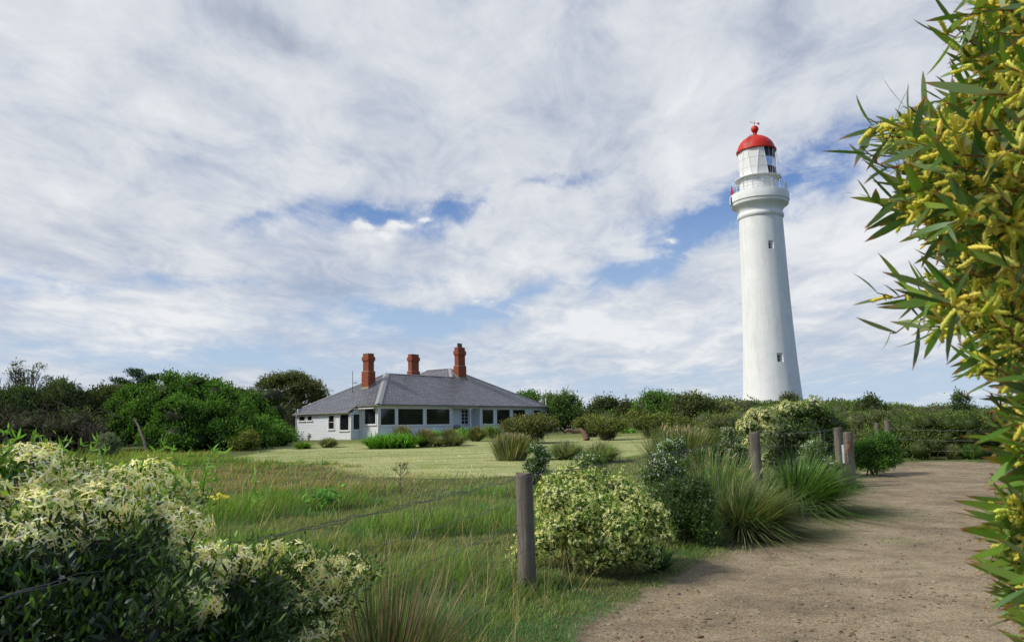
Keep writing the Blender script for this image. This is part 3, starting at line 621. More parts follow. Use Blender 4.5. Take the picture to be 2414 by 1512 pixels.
def cottage():
    H = tag(empty('cottage', tuple(HC), pi/2-HA), 'long white weatherboard keepers cottage with slate hip roof beyond the mown lawn', 'house')
    def pt(o, d, nrm, s, out, h): return (o[0]+d[0]*s+nrm[0]*out, o[1]+d[1]*s+nrm[1]*out, h)
    def block(mb, W_, s0, s1, h0, h1, a, b):
        o, d, nr = W_; vs = [pt(o, d, nr, s, q, h) for h in (h0, h1) for q in (a, b) for s in (s0, s1)]
        mb.add(vs, [(0, 1, 3, 2), (4, 6, 7, 5), (0, 4, 5, 1), (2, 3, 7, 6), (0, 2, 6, 4), (1, 5, 7, 3)])
    def wall(name, W_, S0, S1, top, ops, topf=None, h_from=.06, row=.155):
        mb = MB(); o, d, nr = W_; h = h_from
        block(mb, W_, S0, S1, -.05, h_from+.01, -.03, .012)
        while h < top-.02:
            h1 = min(h+row, top); hm = (h+h1)/2; a, b = S0, S1
            if topf: a, b = topf(hm, S0, S1)
            segs = [(a, b)] if b > a+.02 else []
            for (x0, x1, y0, y1) in ops:
                if y0 < hm < y1:
                    ns = []
                    for s0, s1 in segs:
                        if x1 <= s0 or x0 >= s1: ns.append((s0, s1)); continue
                        if x0 > s0: ns.append((s0, x0))
                        if x1 < s1: ns.append((x1, s1))
                    segs = ns
            for s0, s1 in segs:
                vs = [pt(o, d, nr, s, q, hh) for s in (s0, s1) for q, hh in ((-.03, h), (.035, h), (.010, h1+.008), (-.03, h1+.008))]
                mb.add(vs, [(0, 1, 2, 3), (4, 7, 6, 5), (1, 5, 6, 2), (0, 4, 5, 1), (3, 2, 6, 7), (0, 3, 7, 4)])
            h = h1
        return mb.build(name, BOARD, H)
    def window(W_, s0, s1, h0, h1, bars_v=(), bars_h=(), fw=.07, depth=.06, sill=True, label=None):
        f = MB()
        block(f, W_, s0-fw, s1+fw, h1, h1+fw, -.05, depth); block(f, W_, s0-fw, s1+fw, h0-fw*.7, h0, -.05, depth)
        block(f, W_, s0-fw, s0, h0, h1, -.05, depth); block(f, W_, s1, s1+fw, h0, h1, -.05, depth)
        if sill: block(f, W_, s0-fw-.03, s1+fw+.03, h0-fw*.7-.05, h0-fw*.7-.002, -.02, depth+.06)
        for q in bars_v: block(f, W_, q-.018, q+.018, h0, h1, -.015, .022)
        for q in bars_h: block(f, W_, s0, s1, q-.02, q+.02, -.017, .02)
        wo = f.build('window', TRIM, H); 
        if label: wo['label'] = label
        p = MB(); block(p, W_, s0-.01, s1+.01, h0-.01, h1+.01, -.045, -.02); p.build('pane', GLASS_DK, wo)
    FW = ((0, 0), (1, 0), (0, -1)); L1 = ((0, 0), (0, 1), (-1, 0)); V1 = 2.05; S_ = ((0, V1), (1, 0), (0, -1)); LW = ((-1.06, 0), (0, 1), (-1, 0))
    U1 = 24.85
    # front walls
    B0, B1 = 1.14, 2.48
    wall('wall', FW, .06, 9.32, 2.72, [(.12, 9.3, 1.02, 2.72)])
    wall('wall', FW, 13.55, U1, 2.72, [(13.7, 21.3, 1.0, 2.55), (22.45, 24.05, 1.0, 2.55)])
    RW = ((0, 1.1), (1, 0), (0, -1)); RS = ((13.5, 0), (0, 1), (-1, 0)); RL = ((9.42, 0), (0, 1), (1, 0))
    a = hloc(*[q*.58936 for q in (1650+625*.30426, 1340+960*.30426)], VD, 1.1); b = hloc(*[q*.58936 for q in (1650+737*.30426, 1340+1165*.30426)], VD, 1.1)
    wx0, wx1 = a[0]+.14, b[0]-.1
    wall('wall', RW, 9.42, 13.5, 2.72, [(wx0-.08, wx1+.08, 1.0, 2.6)]); wall('wall', RS, 0, 1.1, 2.72, []); wall('wall', RL, 0, 1.1, 2.72, [])
    window(RW, wx0, wx1, 1.13, 2.46, ((wx0+wx1)/2,), (1.48, 1.80, 2.13), label='six paned sash window on the verandah wall')
    for s0, s1, h0, h1 in ((.26, 1.95, 1.16, 2.48), (2.29, 5.44, 1.14, 2.48), (5.85, 9.02, 1.13, 2.48), (13.84, 15.62, 1.10, 2.46), (16.17, 18.39, 1.09, 2.47), (18.88, 21.09, 1.09, 2.46), (22.66, 23.93, 1.09, 2.43)):
        window(FW, s0, s1, h0, h1, fw=.12)
    t = MB()
    block(t, FW, -.0, 9.42, 2.605, 2.74, -.04, .045); block(t, FW, -.03, 9.42, .98, 1.045, -.04, .05); block(t, FW, 13.5, U1, 2.60, 2.74, -.04, .045); block(t, FW, 9.42, 13.5, 2.56, 2.74, -.12, .045)
    for s0, s1 in ((0, .135), (2.075, 2.165), (5.565, 5.725), (9.145, 9.42)): block(t, FW, s0, s1, 1.045, 2.605, -.04, .035)
    block(t, FW, 15.745, 16.045, .99, 2.60, -.04, .035); block(t, FW, 18.515, 18.755, .99, 2.60, -.04, .035); block(t, FW, 13.5, 13.715, .0, 2.60, -.04, .035)
    block(t, FW, U1-.1, U1+.03, 0, 2.6, -.04, .04); block(t, FW, 9.32, 9.46, 0, .98, -.04, .04); block(t, FW, -.035, .09, -.02, .98, -.02, .045); block(t, L1, -.04, .09, -.02, 2.6, -.02, .043)
    t.build('wall_trim', TRIM, H)
    post = MB(); block(post, FW, 12.02, 12.16, .05, 2.56, -.12, .02)
    for sgn in (-1, 1):
        x = 12.09+sgn*.07; post.add([pt(FW[0], FW[1], FW[2], s, q, h) for q in (-.08, -.02) for s, h in ((x, 2.56), (x+sgn*.30, 2.56), (x+sgn*.26, 2.47), (x+sgn*.06, 2.38), (x, 2.2))], [(0, 1, 2, 3, 4), (9, 8, 7, 6, 5), (0, 5, 6, 1), (1, 6, 7, 2), (2, 7, 8, 3), (3, 8, 9, 4)])
    post.build('verandah_post', TRIM, H)
    dk = MB(); dk.box(9.42, 13.5, -.06, 1.1, -.06, .1); dk.build('verandah_floor', CONC, H)
    # left walls
    wall('wall', L1, .06, V1, 2.72, [(.1, 1.66, 1.12, 2.55)]); window(L1, .24, 1.53, 1.25, 2.47, fw=.11)
    def tf(hm, a, b): return (max(a, -1.06+max(0, (hm-2.2))/.5*1.0), b)
    wall('wall', S_, -1.06, -.02, 2.68, [(-.9, -.04, .76, 2.12)], tf); window(S_, -.82, -.12, .81, 2.07, fw=.08)
    wall('wall', LW, V1, 8.86, 2.2, [(7.72, 8.5, 1.63, 2.09), (6.76, 7.42, 1.63, 2.09), (3.95, 4.78, .86, 2.09), (2.2, 3.38, .75, 2.13)])
    window(LW, 7.72, 8.51, 1.69, 2.04, fw=.07, label='small high window at the far end of the lean-to'); window(LW, 6.80, 7.40, 1.69, 2.04, fw=.07)
    window(LW, 4.04, 4.70, .93, 2.02, (), (1.48,), fw=.09, label='narrow sash window in the lean-to wall'); window(LW, 2.27, 3.32, .81, 2.08, fw=.1)
    t = MB(); block(t, LW, V1-.02, V1+.10, -.02, 2.2, -.02, .045); block(t, LW, 8.78, 8.9, -.02, 2.2, -.02, .045); block(t, S_, -1.10, -1.0, -.02, 2.2, -.02, .045); block(t, LW, V1, 8.9, 2.13, 2.215, -.02, .04)
    t.build('wall_trim', TRIM, H)
    # hidden back walls
    bk = MB(); bk.box(-1.06, U1, 8.7, 8.8, -.05, 2.7) ; bk.box(9.6, 9.7, 8.8, 14.8, -.05, 2.7); bk.box(9.6, U1, 14.8, 14.9, -.05, 2.7); bk.box(U1-.08, U1, 0.05, 14.8, -.05, 2.7)
    bk.build('rear_wall', BOARD, H)
    # roof
    Rf = MB(); h0 = 2.83; E0 = (-.38, -.38, h0); E1 = (U1+.12, -.38, h0); P1 = (5.27, 4.25, 5.80); P2 = (14.5, 4.25, 5.82); A = (16.3, 5.95, 6.86); B = (16.3, 9.2, 6.86)
    EL = (-.38, 8.95, h0); V = (9.4, 8.95, h0); BL = (9.4, 15.1, h0); BR = (U1+.12, 15.1, h0)
    def face(poly, along, upd):
        uv = [(p[0]*along[0]+p[1]*along[1], (p[2]-h0)/upd) for p in poly]; Rf.add(poly, [tuple(range(len(poly)))], [uv])
    face([E0, E1, A, P2, P1], (1, 0), .54); face([E0, P1, EL], (0, 1), .465)
    face([(-.38, V1+.02, h0), EL, (-1.34, 8.95, 2.27), (-1.34, V1+.02, 2.27)], (0, 1), .5)
    face([P1, P2, V, EL], (1, 0), .54); face([A, B, BL, V, P2], (0, 1), .5); face([A, E1, BR, B], (0, 1), .5); face([B, BR, BL], (1, 0), .55)
    Rf.box(9.45, U1, .0, .02, 2.72, 2.76)
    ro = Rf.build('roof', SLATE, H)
    so_ = MB(); so_.add([(-.36, -.36, 2.76), (U1+.1, -.36, 2.76), (U1+.1, 1.3, 2.76), (-.36, 1.3, 2.76)], [(0, 1, 2, 3)]); so_.add([(-.36, 1.3, 2.76), (1.0, 1.3, 2.76), (1.0, 2.05, 2.76), (-.36, 2.05, 2.76)], [(0, 1, 2, 3)]); so_.add([(-1.3, 2.07, 2.25), (0.5, 2.07, 2.25), (.5, 8.9, 2.25), (-1.3, 8.9, 2.25)], [(0, 1, 2, 3)]); so_.build('soffit', TRIM, H)
    def cap(a, b, w=.2, off=.03, nm=None):
        a = Vector(a); b = Vector(b); d = (b-a).normalized(); sd_ = d.cross(Vector((0, 0, 1))).normalized(); up = sd_.cross(d)
        c.add([a+sd_*w-up*w*.33+up*off, a+up*(off+.03), a-sd_*w-up*w*.33+up*off, b+sd_*w-up*w*.33+up*off, b+up*(off+.03), b-sd_*w-up*w*.33+up*off], [(0, 3, 4, 1), (1, 4, 5, 2)])
    c = MB(); cap(E0, P1, .27, .05); cap(P1, EL, .1); cap(P1, P2, .09, .02); cap(P2, A, .22, .04); cap(A, B, .1); cap(A, E1, .1)
    cp = c.build('ridge_cap', FLASH, H)
    g = MB()
    g.box(-.50, U1+.18, -.50, -.36, 2.70, 2.80); g.box(-.50, -.36, -.36, V1+.0, 2.70, 2.80)
    for i in range(12): x = .9+i*2.0; g.box(x, x+.03, -.515, -.50, 2.69, 2.81)
    g.build('gutter', GUT, H)
    g = MB(); g.box(-1.42, -1.30, V1-.02, 9.0, 2.19, 2.28); g.build('gutter', FLASH, H, bevel=.01)
    bg = MB(); bg.add([(-1.36, V1-.06, 2.20), (-.36, V1-.06, 2.74), (-.36, V1-.06, 2.88), (-1.36, V1-.06, 2.33), (-1.36, V1+.03, 2.20), (-.36, V1+.03, 2.74), (-.36, V1+.03, 2.88), (-1.36, V1+.03, 2.33)], [(0, 1, 2, 3), (4, 7, 6, 5), (0, 4, 5, 1), (3, 2, 6, 7), (0, 3, 7, 4), (1, 5, 6, 2)]); bg.build('barge_board', GUT, H)
    # chimneys
    def chimney(u, v, du, dv, hb, hs, h1, h2, ht, ins, hin, pots=False, label=None):
        m_ = MB(); m_.box(u, u+du, v, v+dv, hin, hs); i = ins
        m_.add([(u, v, hs), (u+du, v, hs), (u+du, v+dv, hs), (u, v+dv, hs), (u+i, v+i, hs+.09), (u+du-i, v+i, hs+.09), (u+du-i, v+dv-i, hs+.09), (u+i, v+dv-i, hs+.09)], [(0, 1, 5, 4), (1, 2, 6, 5), (2, 3, 7, 6), (3, 0, 4, 7)])
        m_.box(u+i, u+du-i, v+i, v+dv-i, hs-.05, ht); m_.box(u+i-.04, u+du-i+.04, v+i-.04, v+dv-i+.04, h1-.09, h1); m_.box(u+i-.085, u+du-i+.085, v+i-.085, v+dv-i+.085, h1, h2)
        m_.box(u+i-.03, u+du-i+.03, v+i-.03, v+dv-i+.03, h2, h2+.04)
        o = m_.build('chimney', BRICK, ro)
        if label: o['label'] = label
        q = MB(); q.box(u+i-.008, u+du-i+.008, v+i-.008, v+dv-i+.008, ht, ht+.03); q.build('cement_cap', CONC, o); q = MB(); q.box(u-.012, u+du+.012, v-.012, v+dv+.012, hs-.025, hs+.012); q.build('cement_band', CONC, o)
        return o
    cA = chimney(2.56, 3.78, .86, .84, 4.38, 5.86, 6.86, 7.16, 7.44, .085, 4.0, label='chimney on the left slope, broad and without pots')
    q = MB(); q.box(2.53, 2.559, 3.75, 4.65, 4.36, 4.52); q.box(2.40, 2.53, 3.70, 4.70, 4.30, 4.36)
    for i in range(5): q.box(2.56+i*.17, 2.56+(i+1)*.17, 3.75, 3.779, 4.36+i*.085, 4.56+i*.09)
    q.build('flashing', MORTAR, cA)
    sc_, sv_ = .58936, 5.4
    a = hloc((1400+1192*.20712)*sc_, (1330+742*.20712)*sc_, VD, sv_)
    s2 = a[2]; chimney(a[0], sv_, 1.18, .62, 5.2, s2, s2+1.08, s2+1.36, s2+1.66, .075, 4.6, label='middle chimney behind the ridge, whitened near its top')
    cC = chimney(15.58, 4.26, 1.26, .66, 5.78, 7.02, 8.20, 8.58, 8.93, .08, 5.6, label='right chimney, tallest, with two clay pots')
    for du_ in (.42, .80):
        pm = MB(); pm.lathe([(.15, 8.92), (.15, 9.0), (.125, 9.3), (.15, 9.31), (.15, 9.37), (.11, 9.37)], 14, (15.58+du_, 4.58, 0), capt=True); pm.build('chimney_pot', noisy('pot_clay', (.07, .045, .04), (.12, .08, .07), 5, .7), cC, smooth=True)
    q = MB(); q.box(15.56, 16.9, 4.14, 4.259, 5.72, 5.86)
    for i in range(5): q.box(15.50, 15.579, 4.26+i*.13, 4.26+(i+1)*.13, 5.8+i*.085, 5.98+i*.09)
    q.build('flashing', MORTAR, cC)
    # awning, downpipes, vent pipes, box
    aw = MB(); aw.add([(-.05, .12, 2.66), (-.05, 1.98, 2.66), (-.42, .12, 2.54), (-.42, 1.98, 2.54), (-.05, .12, 2.63), (-.05, 1.98, 2.63), (-.42, .12, 2.50), (-.42, 1.98, 2.50)], [(0, 2, 3, 1), (4, 5, 7, 6), (2, 6, 7, 3), (0, 4, 6, 2), (1, 3, 7, 5)]); aw.tube([(-.42, .1, 2.52), (-.42, 2.0, 2.52)], .04, 8)
    for v_ in (.16, 1.9): aw.tube([(-.40, v_, 2.5), (-.30, v_, 2.35), (-.06, v_, 2.22)], .015, 5)
    aw.build('window_awning', TRIM, H)
    dp = MB(); dp.tube([(-.44, V1-.12, 2.72), (-.08, V1-.10, 2.62), (-.075, V1-.09, 0)], .045, 8); dp.build('downpipe', TRIM, H, smooth=True)
    dp = MB(); dp.tube([(9.36, -.43, 2.72), (9.36, -.09, 2.56), (9.36, -.085, 0)], .045, 8); dp.build('downpipe', TRIM, H, smooth=True)
    dp = MB(); dp.tube([(-1.40, 8.85, 2.2), (-1.13, 8.84, 2.1), (-1.13, 8.84, 0)], .04, 8); dp.build('downpipe', TRIM, H, smooth=True)
    vp = MB(); vp.tube([(U1+.12, -.1, 0), (U1+.12, -.1, 3.75)], .06, 8); vp.tube([(U1-.02, -.42, 2.72), (U1-.1, -.08, 2.4), (U1-.1, -.08, 0)], .045, 8); vp.build('vent_pipe', TRIM, H, smooth=True)
    for v_, h_, r_ in ((8.07, .81, .028), (7.24, .5, .08)):
        m_ = MB(); m_.tube([(-1.17, v_, 0), (-1.17, v_, h_)], r_, 8)
        if r_ < .05: m_.tube([(-1.17, v_, h_-.02), (-1.17, v_-.22, h_)], .022, 6)
        else: m_.tube([(-1.17, v_, .45), (-1.17, v_, .7)], .05, 8); m_.box(-1.27, -1.1, v_-.2, v_+.1, .42, .58)
        m_.build('drain_pipe', TRIM, H, smooth=True)
    lb = MB(); lb.box(U1+.05, U1+.5, -.25, -.05, 2.48, 2.52); lb.box(U1+.36, U1+.52, -.28, -.08, 2.3, 2.44); lb.build('outdoor_lamp', MORTAR, H, bevel=.01)
    mbx = MB(); mbx.box(U1+.25, U1+1.35, .2, .8, 1.0, 1.62); mbx.box(U1+.2, U1+1.4, .12, .85, 1.62, 1.68); mbx.box(U1+.3, U1+.4, .3, .7, 0, 1.0); mbx.box(U1+1.2, U1+1.3, .3, .7, 0, 1.0); mbx.build('equipment_box', BOARD, H, bevel=.01)
    an = MB(); a = hloc((1150+1048*.24855)*sc_, (1480+275*.24855)*sc_, UD, 2.0)
    ax, ay, ah = 2.0, a[1], a[2]-.4; an.tube([(ax, ay, 3.6), (ax, ay, ah+1.85)], .025, 6); an.tube([(ax, ay, ah+.75), (ax+.35, ay-.25, ah+.82)], .018, 5)
    for s in (.1, .2, .3): an.tube([(ax+s*.9, ay-s*.7, ah+.62), (ax+s*.9, ay-s*.7, ah+.95)], .012, 4)
    an.build('television_mast', DARKMETAL, ro)
    # bench on the verandah
    be = tag(empty('bench', tuple(HC+UD*11.0+VD*.35+np.array([0, 0, .1])), pi/2-HA), 'dark timber bench on the cottage verandah below the six paned window', 'bench'); bw = noisy('bench_timber', (.07, .03, .02), (.11, .05, .03), 8, .6)
    s_ = MB(); [s_.box(-1.0, 1.0, y, y+.09, .40, .43) for y in (0, .11, .22, .33)]; s_.build('seat', bw, be)
    s_ = MB(); s_.tube([(-1, .45, .55), (-.6, .46, .82), (0, .47, .92), (.6, .46, .82), (1, .45, .55)], .035, 6); [s_.box(x, x+.05, .43, .46, .45, .80) for x in np.arange(-.8, .8, .14)]; s_.build('backrest', bw, be)
    for x in (-.95, .9):
        for y in (.02, .38): s_ = MB(); s_.box(x, x+.05, y, y+.05, 0, .40); s_.build('leg', bw, be)
cottage()
def shed():
    o = tag(empty('shed', (-31, 86, .85)), 'low dark timber shed with rusty pale tin roof behind the spreading tree', 'shed')
    w = MB(); w.box(0, 21, 0, 6, 0, 2.45); wm = mat('dark_boards', (.07, .06, .05), .9); k = NB(wm); wv = k.n('ShaderNodeTexWave', {'Scale': 2.2}); k.L(k.coord('Object'), wv.inputs['Vector']); k.col(k.ramp(wv.outputs[0], [(0, (.045, .04, .033)), (.3, (.09, .078, .065))])); w.build('wall', wm, o)
    f = MB(); f.box(-.3, 21.2, -.42, -.38, 2.40, 2.66); f.build('fascia', noisy('grey_fascia', (.16, .155, .15), (.12, .115, .11), 4), o)
    r = MB(); n = 140
    vs = []; 
    for i in range(n): x = -.4+21.8*i/(n-1); z = .035*sin(i*pi/2); vs += [(x, -.5, 2.72+z), (x, 6.4, 3.0+z)]
    r.add(vs, [(2*i, 2*i+2, 2*i+3, 2*i+1) for i in range(n-1)]); rm = mat('tin_roof', (.6, .55, .5), .6, .2); k = NB(rm); k.col(k.ramp(k.noise(k.coord('Object'), 3, 5, .7), [(.4, (.66, .60, .56)), (.55, (.42, .18, .11)), (.65, (.7, .66, .6))])); ro = r.build('roof', rm, o); md = ro.modifiers.new('t', 'SOLIDIFY'); md.thickness = .05
    d = MB(); d.box(16, 17.4, -.03, -.001, .9, 1.7); d.build('window', GLASS_DK, o)
shed()

# ================================================================== VEGETATION
S24 = 1024/2414
def ppm(Y): return FP*S24/Y                    # render pixels per metre at depth Y
G_DARK = [(.030, .048, .016), (.042, .062, .020), (.055, .075, .026)]
G_OLIVE = [(.060, .075, .022), (.085, .10, .028), (.11, .125, .038), (.05, .06, .022)]
G_BRIGHT = [(.06, .14, .018), (.085, .18, .024), (.11, .21, .030), (.05, .11, .018)]
G_YELL = [(.12, .15, .03), (.17, .19, .045), (.09, .12, .025)]
G_GREY = [(.10, .12, .09), (.14, .16, .12), (.075, .09, .065)]
G_BROWN = [(.085, .075, .055), (.12, .10, .075), (.06, .055, .04)]
def blob_px(lst):
    out = []
    for px, py, Y, r, *fl in lst:
        c = at(px, py, Y); rm = r/FP*Y; out.append((c[0], c[1], c[2], rm, rm, rm*(fl[0] if fl else .9)))
    return out
def frame_px(px0, px1, ytop, ybase, Y=None):
    g = gnd((px0+px1)/2, ybase)
    if Y is None: Y = g[1]
    a = at(px0, ybase, Y); b = at(px1, ybase, Y); t = at((px0+px1)/2, ytop, Y); w = np.linalg.norm(b-a)
    cx = (a[0]+b[0])/2; az = math.atan2(cx, Y); r = w/2
    x = cx+sin(az)*r*.7; y = Y+cos(az)*r*.7; zb = float(gz(x, y)); k = (Y+cos(az)*r*.7)/Y
    return x*1.0, y, zb, r*k, (t[2]-EYE)*k+EYE-zb          # centre, base height, radius, height
def limbs(base, blobs, n, r0, spread=.1, kx=5, sag=.08, r1=.012, jit=.06):
    L = []; R = []; B = np.asarray(blobs); idx = rng.permutation(len(B))[:n] if len(B) >= n else rng.choice(len(B), n)
    for i in idx:
        b = np.array(base)+np.array([rng.normal()*spread, rng.normal()*spread, 0]); L.append(curve(b, B[i, :3], kx, sag, jit)); R.append((r0*rng.uniform(.5, 1.1), r1))
    return L, R
def shrub(name, label, cat, px0, px1, ytop, ybase, Y=None, cols=G_OLIVE, leaf=.06, lw=.4, K=26, rs=(.22, .38), cover=1.0, trunk=.04, under=.0, flowers=None, group=None, mat_=LEAF, flat=.85, kind='diamond', twigs=16, up=.35, cz=.5, core=(.035, .04, .018), rand=.8, shape=None, flow_n=0, fl_size=.03, fl_cols=[(.7, .7, .62)], fl_kind='cluster', zmin=-.2, trunkcol=(.09, .07, .055), bv=.16, jag=0, squeeze=1.0):
    x, y, zb, r, h = frame_px(px0, px1, ytop, ybase, Y); root = tag(empty(name, (x, y, zb)), label, cat, group)
    o = np.array([x, y, zb])
    lo = under*h
    if shape: mains = shape(r, h)
    elif under: mains = [(0, 0, lo+(h-lo)*cz, r*.93, r*.8*squeeze, (h-lo)*.52)]
    else: mains = [(0, 0, h*.50, r*.80, r*.7*squeeze, h*.52), (-.42*r, 0, h*rng.uniform(.22, .36), r*.58, r*.6*squeeze, h*.36), (.42*r, -.1*r, h*rng.uniform(.2, .34), r*.58, r*.6*squeeze, h*.34), (0, -.3*r, h*.2, r*.8, r*.5, h*.24)]
    sb = subblobs(mains, K, (rs[0]*min(r, h*.9), rs[1]*min(r, h*.9)), zmin=zmin, flat=flat)
    top = (sb[:, 2]+sb[:, 5]).max(); sb[:, 2] *= 1; sb[:, 2] -= max(0, top-h)
    if under: sb[:, 2] = np.maximum(sb[:, 2], lo+sb[:, 5]*.5)
    else: sb[:, 2] = np.maximum(sb[:, 2], sb[:, 5]*.6)
    P_ = ppm(y); L = max(leaf, 2.3/P_); wd = max(L*lw, 1.0/P_); area = pi*r*h*1.6
    n = int(np.clip(cover*area/(L*wd*.5)*2.3, 500, 90000))
    allb = np.concatenate([sb, np.array([(m[0], m[1], m[2], m[3]*.72, m[4]*.72, m[5]*.72) for m in mains])])
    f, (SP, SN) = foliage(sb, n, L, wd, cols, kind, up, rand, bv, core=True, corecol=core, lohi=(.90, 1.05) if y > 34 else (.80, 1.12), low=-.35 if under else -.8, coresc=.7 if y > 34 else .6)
    if jag:
        k_ = rng.integers(0, len(SP), jag); D = norm(SN[k_]+rvec(jag)*.4+np.array([0, 0, .7])); f = join([f, strips(SP[k_], D, norm(np.cross(D, rvec(jag))), L*rng.uniform(2, 4, jag), np.full(jag, wd*.6), 'leaf', .2, tints(jag, cols))])
    npmesh('foliage', *f[:2], LEAF if y > 34 else mat_, root, f[2])
    ln, rd = limbs((0, 0, -.05), sb, max(6, twigs//3), trunk); extra = []
    if under:
        for _ in range(twigs*5):
            b = sb[rng.integers(len(sb))]; a = rng.random()*6.28; q = rng.uniform(.05, .5)*r; extra.append(curve((q*cos(a), q*sin(a)*.8, rng.uniform(0, .3)*h), b[:3]+rvec(1)[0]*b[3]*.8, 5, .12, .08))
    t = tubesnp(ln+extra, rd+[(max(.012, .35/P_), max(.005, .2/P_))]*len(extra), 4, trunkcol); npmesh('branches', *t[:2], LEAF, root, t[2])
    if flow_n:
        P, N_, _ = surf(sb, flow_n, low=.0, lo=1.0, hi=1.12); s = max(fl_size, 2.0/P_)
        if fl_kind == 'star': F_ = stars(P, N_, s, fl_cols)
        else:
            m = 5; PP = np.repeat(P, m, 0)+rng.normal(size=(len(P)*m, 3))*s*.5; D = norm(np.repeat(N_, m, 0)+rvec(len(PP))*.7); F_ = diamonds(PP, D, norm(np.cross(D, rvec(len(PP)))), s*rng.uniform(.5, .9, len(PP)), np.full(len(PP), s*.55), tints(len(PP), fl_cols, .08))
        npmesh('blossom', *F_[:2], PETAL, root, F_[2])
    return root
def tussock(name, label, px0, px1, ytop, ybase, Y=None, n=900, cols=[(.09, .12, .04)], wd=.006, lean=.6, bend=.5, heads=0, headcols=[(.20, .15, .10)], group=None, base_r=.35, wind=(.1, 0), cat='grass tussock', prof='blade', hscale=1.05, headlen=.12):
    x, y, zb, r, h = frame_px(px0, px1, ytop, ybase, Y); root = tag(empty(name, (x, y, zb)), label, cat, group); P_ = ppm(y)
    a = rng.random(n)*2*pi; q = np.sqrt(rng.random(n))*r*base_r; rad = np.stack([np.cos(a), np.sin(a), np.zeros(n)], 1)
    P = rad*q[:, None]; P[:, 2] = -.02; l = np.abs(rng.normal(.0, lean*.8, n))+.06
    rel = q/(r*base_r); D = norm(np.array([0, 0, 1.])+rad*(l*(.3+rel))[:, None]+np.array([*wind, 0])+rng.normal(size=(n, 3))*.09)
    L = h*hscale*rng.uniform(.55, 1.12, n)*(1+.25*l); reach = r*1.1/np.maximum(L*np.abs(D[:, :2]).max(1)+q, 1e-3); 
    Nn = norm(np.array([0, 0, 1.])[None]-D*.2-rad*.5); w = np.full(n, max(wd*1.25, .85/P_))*rng.uniform(.7, 1.3, n)
    f = strips(P, D, Nn, L, w, prof, bend*(.25+l)*rng.uniform(.3, 1.2, n), tints(n, cols, .38)); V = f[0]; V[:, 2] = np.maximum(V[:, 2], .01)
    npmesh('blades', *f[:2], GRASSM, root, f[2])
    if heads:
        k_ = rng.integers(0, n, heads); P = P[k_]*.8; D = norm(np.array([0, 0, 1.])+rng.normal(size=(heads, 3))*.16+np.array([*wind, 0])); L = h*rng.uniform(.8, 1.15, heads)
        st = strips(P, D, rvec(heads), L, np.full(heads, max(.004, .45/P_)), 'blade', .05, tints(heads, headcols, .1)); npmesh('stalks', *st[:2], GRASSM, root, st[2])
        T = P+D*(L*.96)[:, None]; hd = strips(T-D*headlen*.6, norm(D+np.array([.25, 0, 0])), rvec(heads), np.full(heads, headlen)*rng.uniform(.7, 1.3, heads), np.full(heads, max(.016, 1.1/P_)), 'leaf', .2, tints(heads, headcols, .15)); npmesh('seed_heads', *hd[:2], GRASSM, root, hd[2])
    return root

# ---------------------------------------------------------------- left woodland
GD = [(.032, .055, .018), (.045, .072, .022), (.06, .085, .028), (.03, .045, .016)]
woods = [
 ('dark_tree', 'dark olive rounded tree at the left edge of the picture behind the creamy vine', -60, 110, 908, 1050, 44, GD, 34, .5),
 ('dark_tree', 'grey brown twiggy dark tree below the bare branched tree', 60, 215, 900, 1052, 45, [(.042, .056, .026), (.058, .066, .034), (.034, .048, .02)], 34, .45),
 ('dark_tree', 'dark green tree left of the bright green tree, over the leaning bare trunk', 180, 330, 906, 1050, 47, [(.05, .065, .02), (.07, .085, .026), (.035, .045, .016)], 40, .5),
 ('dark_tree', 'small dome topped dark tree peeking above the left woodland', 105, 166, 893, 960, 56, GD, 20, .3),
 ('scrub_tree', 'twiggy brown green tree between the bright green tree and the spreading tree', 515, 600, 915, 1010, 66, [(.07, .08, .03), (.09, .08, .05), (.10, .12, .03), (.06, .055, .04)], 26, .4)]
for nm, lb, a, b, t, g, Y, c, K, un in woods:
    shrub(nm, lb, 'tree', a, b, t, g, Y, c, .16, .45, K+20, (.2, .36), 1.1, .16, un*.15, twigs=60, cz=.45, group='dark trees of the left woodland' if nm == 'dark_tree' else None, jag=260, core=(.04, .038, .026))
